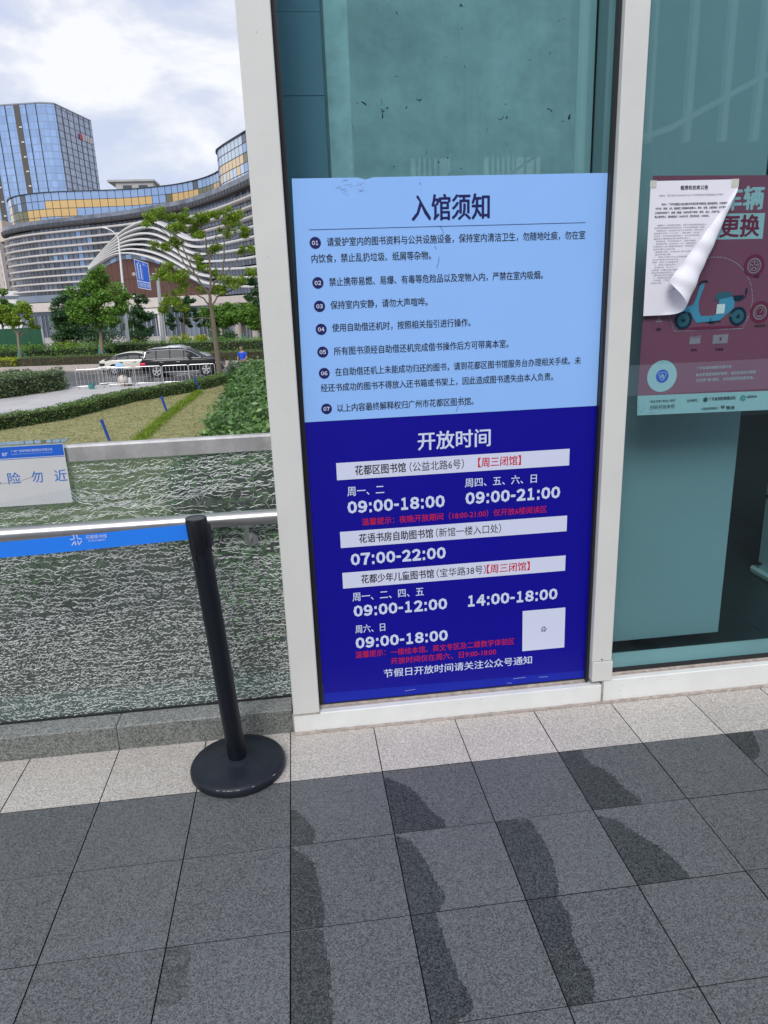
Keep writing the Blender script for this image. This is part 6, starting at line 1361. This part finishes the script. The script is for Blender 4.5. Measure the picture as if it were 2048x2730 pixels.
# ------------------------------------------------------------------ person in blue beyond the hedge
def build_person():
    st_ = MB(); st_.box(-3.2, -1.9, 36.4, 37.3, G, G + .42); tag(st_.build('stone_step', mat('step_stone', (.36, .35, .34), .8)), 'low stone step under the person behind the hedge', 'step')
    r = empty('person', (-2.62, 36.8, G + .42), 'person in a blue t shirt looking down behind the leafy hedge', 'person', rz=rad(-28))
    def skin(name, V, E, R, m, lv=2):
        me = bpy.data.meshes.new(name); me.from_pydata(V, E, []); o = bpy.data.objects.new(name, me); COL.objects.link(o); o.parent = r; me.materials.append(m)
        s = o.modifiers.new('skin', 'SKIN'); s.use_smooth_shade = True
        for v, q in zip(me.skin_vertices[0].data, R): v.radius = q if isinstance(q, tuple) else (q, q)
        me.skin_vertices[0].data[0].use_root = True; o.modifiers.new('sub', 'SUBSURF').levels = lv; o.modifiers['sub'].render_levels = lv; return o
    sk = mat('skin_tone', (.42, .25, .17), .6); bt = mat('blue_cotton', (.012, .085, .62), .8); tr = mat('dark_trousers', (.03, .035, .05), .85); hr = mat('black_hair', (.008, .007, .007), .6)
    V = [(0, 0, .94), (0, .01, 1.10), (0, .02, 1.30), (0, .01, 1.43), (0, -.015, 1.50), (0, -.05, 1.575), (0, -.075, 1.66), (0, -.07, 1.735)]; E = [(i, i + 1) for i in range(7)]; Rr = [(.15, .11), (.15, .11), (.165, .12), (.10, .075), (.052, .055), (.066, .078), (.078, .095), (.055, .07)]
    def chain(start, pts, rr):
        p = start
        for q, k in zip(pts, rr): V.append(q); Rr.append(k); E.append((p, len(V) - 1)); p = len(V) - 1
        return p
    for s in (-1, 1):
        chain(0, [(s * .09, 0, .88), (s * .10, -.01, .48), (s * .10, .02, .08), (s * .10, -.10, .04)], [.085, .060, .042, .04])
        h = chain(3, [(s * .18, .01, 1.40), (s * .27, .0, 1.13), (s * .17, -.20, 1.02), (s * .10, -.27, 1.05)], [.058, .043, .032, .028])
        for k in range(4): chain(h, [(s * (.085 - .018 * k), -.325 + .004 * k, 1.065 - .004 * k), (s * (.078 - .017 * k), -.352, 1.05)], [.0095, .008])
        chain(h, [(s * .125, -.29, 1.085), (s * .118, -.315, 1.10)], [.0105, .009])
    skin('body', V, E, Rr, sk)
    T = [(0, 0, .96), (0, .01, 1.12), (0, .02, 1.30), (0, .01, 1.43), (0, 0, 1.465)]; TE = [(i, i + 1) for i in range(4)]; TR = [(.165, .125), (.165, .125), (.18, .135), (.115, .09), (.07, .065)]
    for s in (-1, 1): k = len(T); T += [(s * .18, .01, 1.40), (s * .24, .005, 1.22)]; TE += [(3, k), (k, k + 1)]; TR += [.075, .070]
    skin('t_shirt', T, TE, TR, bt)
    P = [(0, 0, .95), (.09, 0, .88), (.10, -.01, .48), (.10, .02, .10), (-.09, 0, .88), (-.10, -.01, .48), (-.10, .02, .10)]; skin('trousers', P, [(0, 1), (1, 2), (2, 3), (0, 4), (4, 5), (5, 6)], [(.16, .12), .098, .072, .058, .098, .072, .058], tr)
    skin('hair', [(0, -.022, 1.655), (0, -.040, 1.725), (0, -.085, 1.765)], [(0, 1), (1, 2)], [(.086, .095), (.090, .105), (.066, .075)], hr)
    f = MB()
    for s in (-1, 1): f.lathe([(0, -.004), (.010, -.002), (.012, .004)], (s * .030, -.158, 1.665), 10, axis='Y')
    f.build('eye', hr, r); f = MB(); f.tube([(0, -.155, 1.675), (0, -.175, 1.632)], [.009, .014], 8); f.build('nose', sk, r); f = MB(); f.tube([(-.024, -.140, 1.602), (0, -.150, 1.600), (.024, -.140, 1.602)], .006, 6); f.build('mouth', mat('lip', (.33, .13, .11), .5), r)
    f = MB(); f.box(-.04, .04, -.345, -.335, 1.02, 1.16); ph = f.build('phone', MAT['rubber']); ph.location = r.location; ph.rotation_euler = r.rotation_euler; tag(ph, 'dark phone held by the person in blue', 'phone')
build_person()
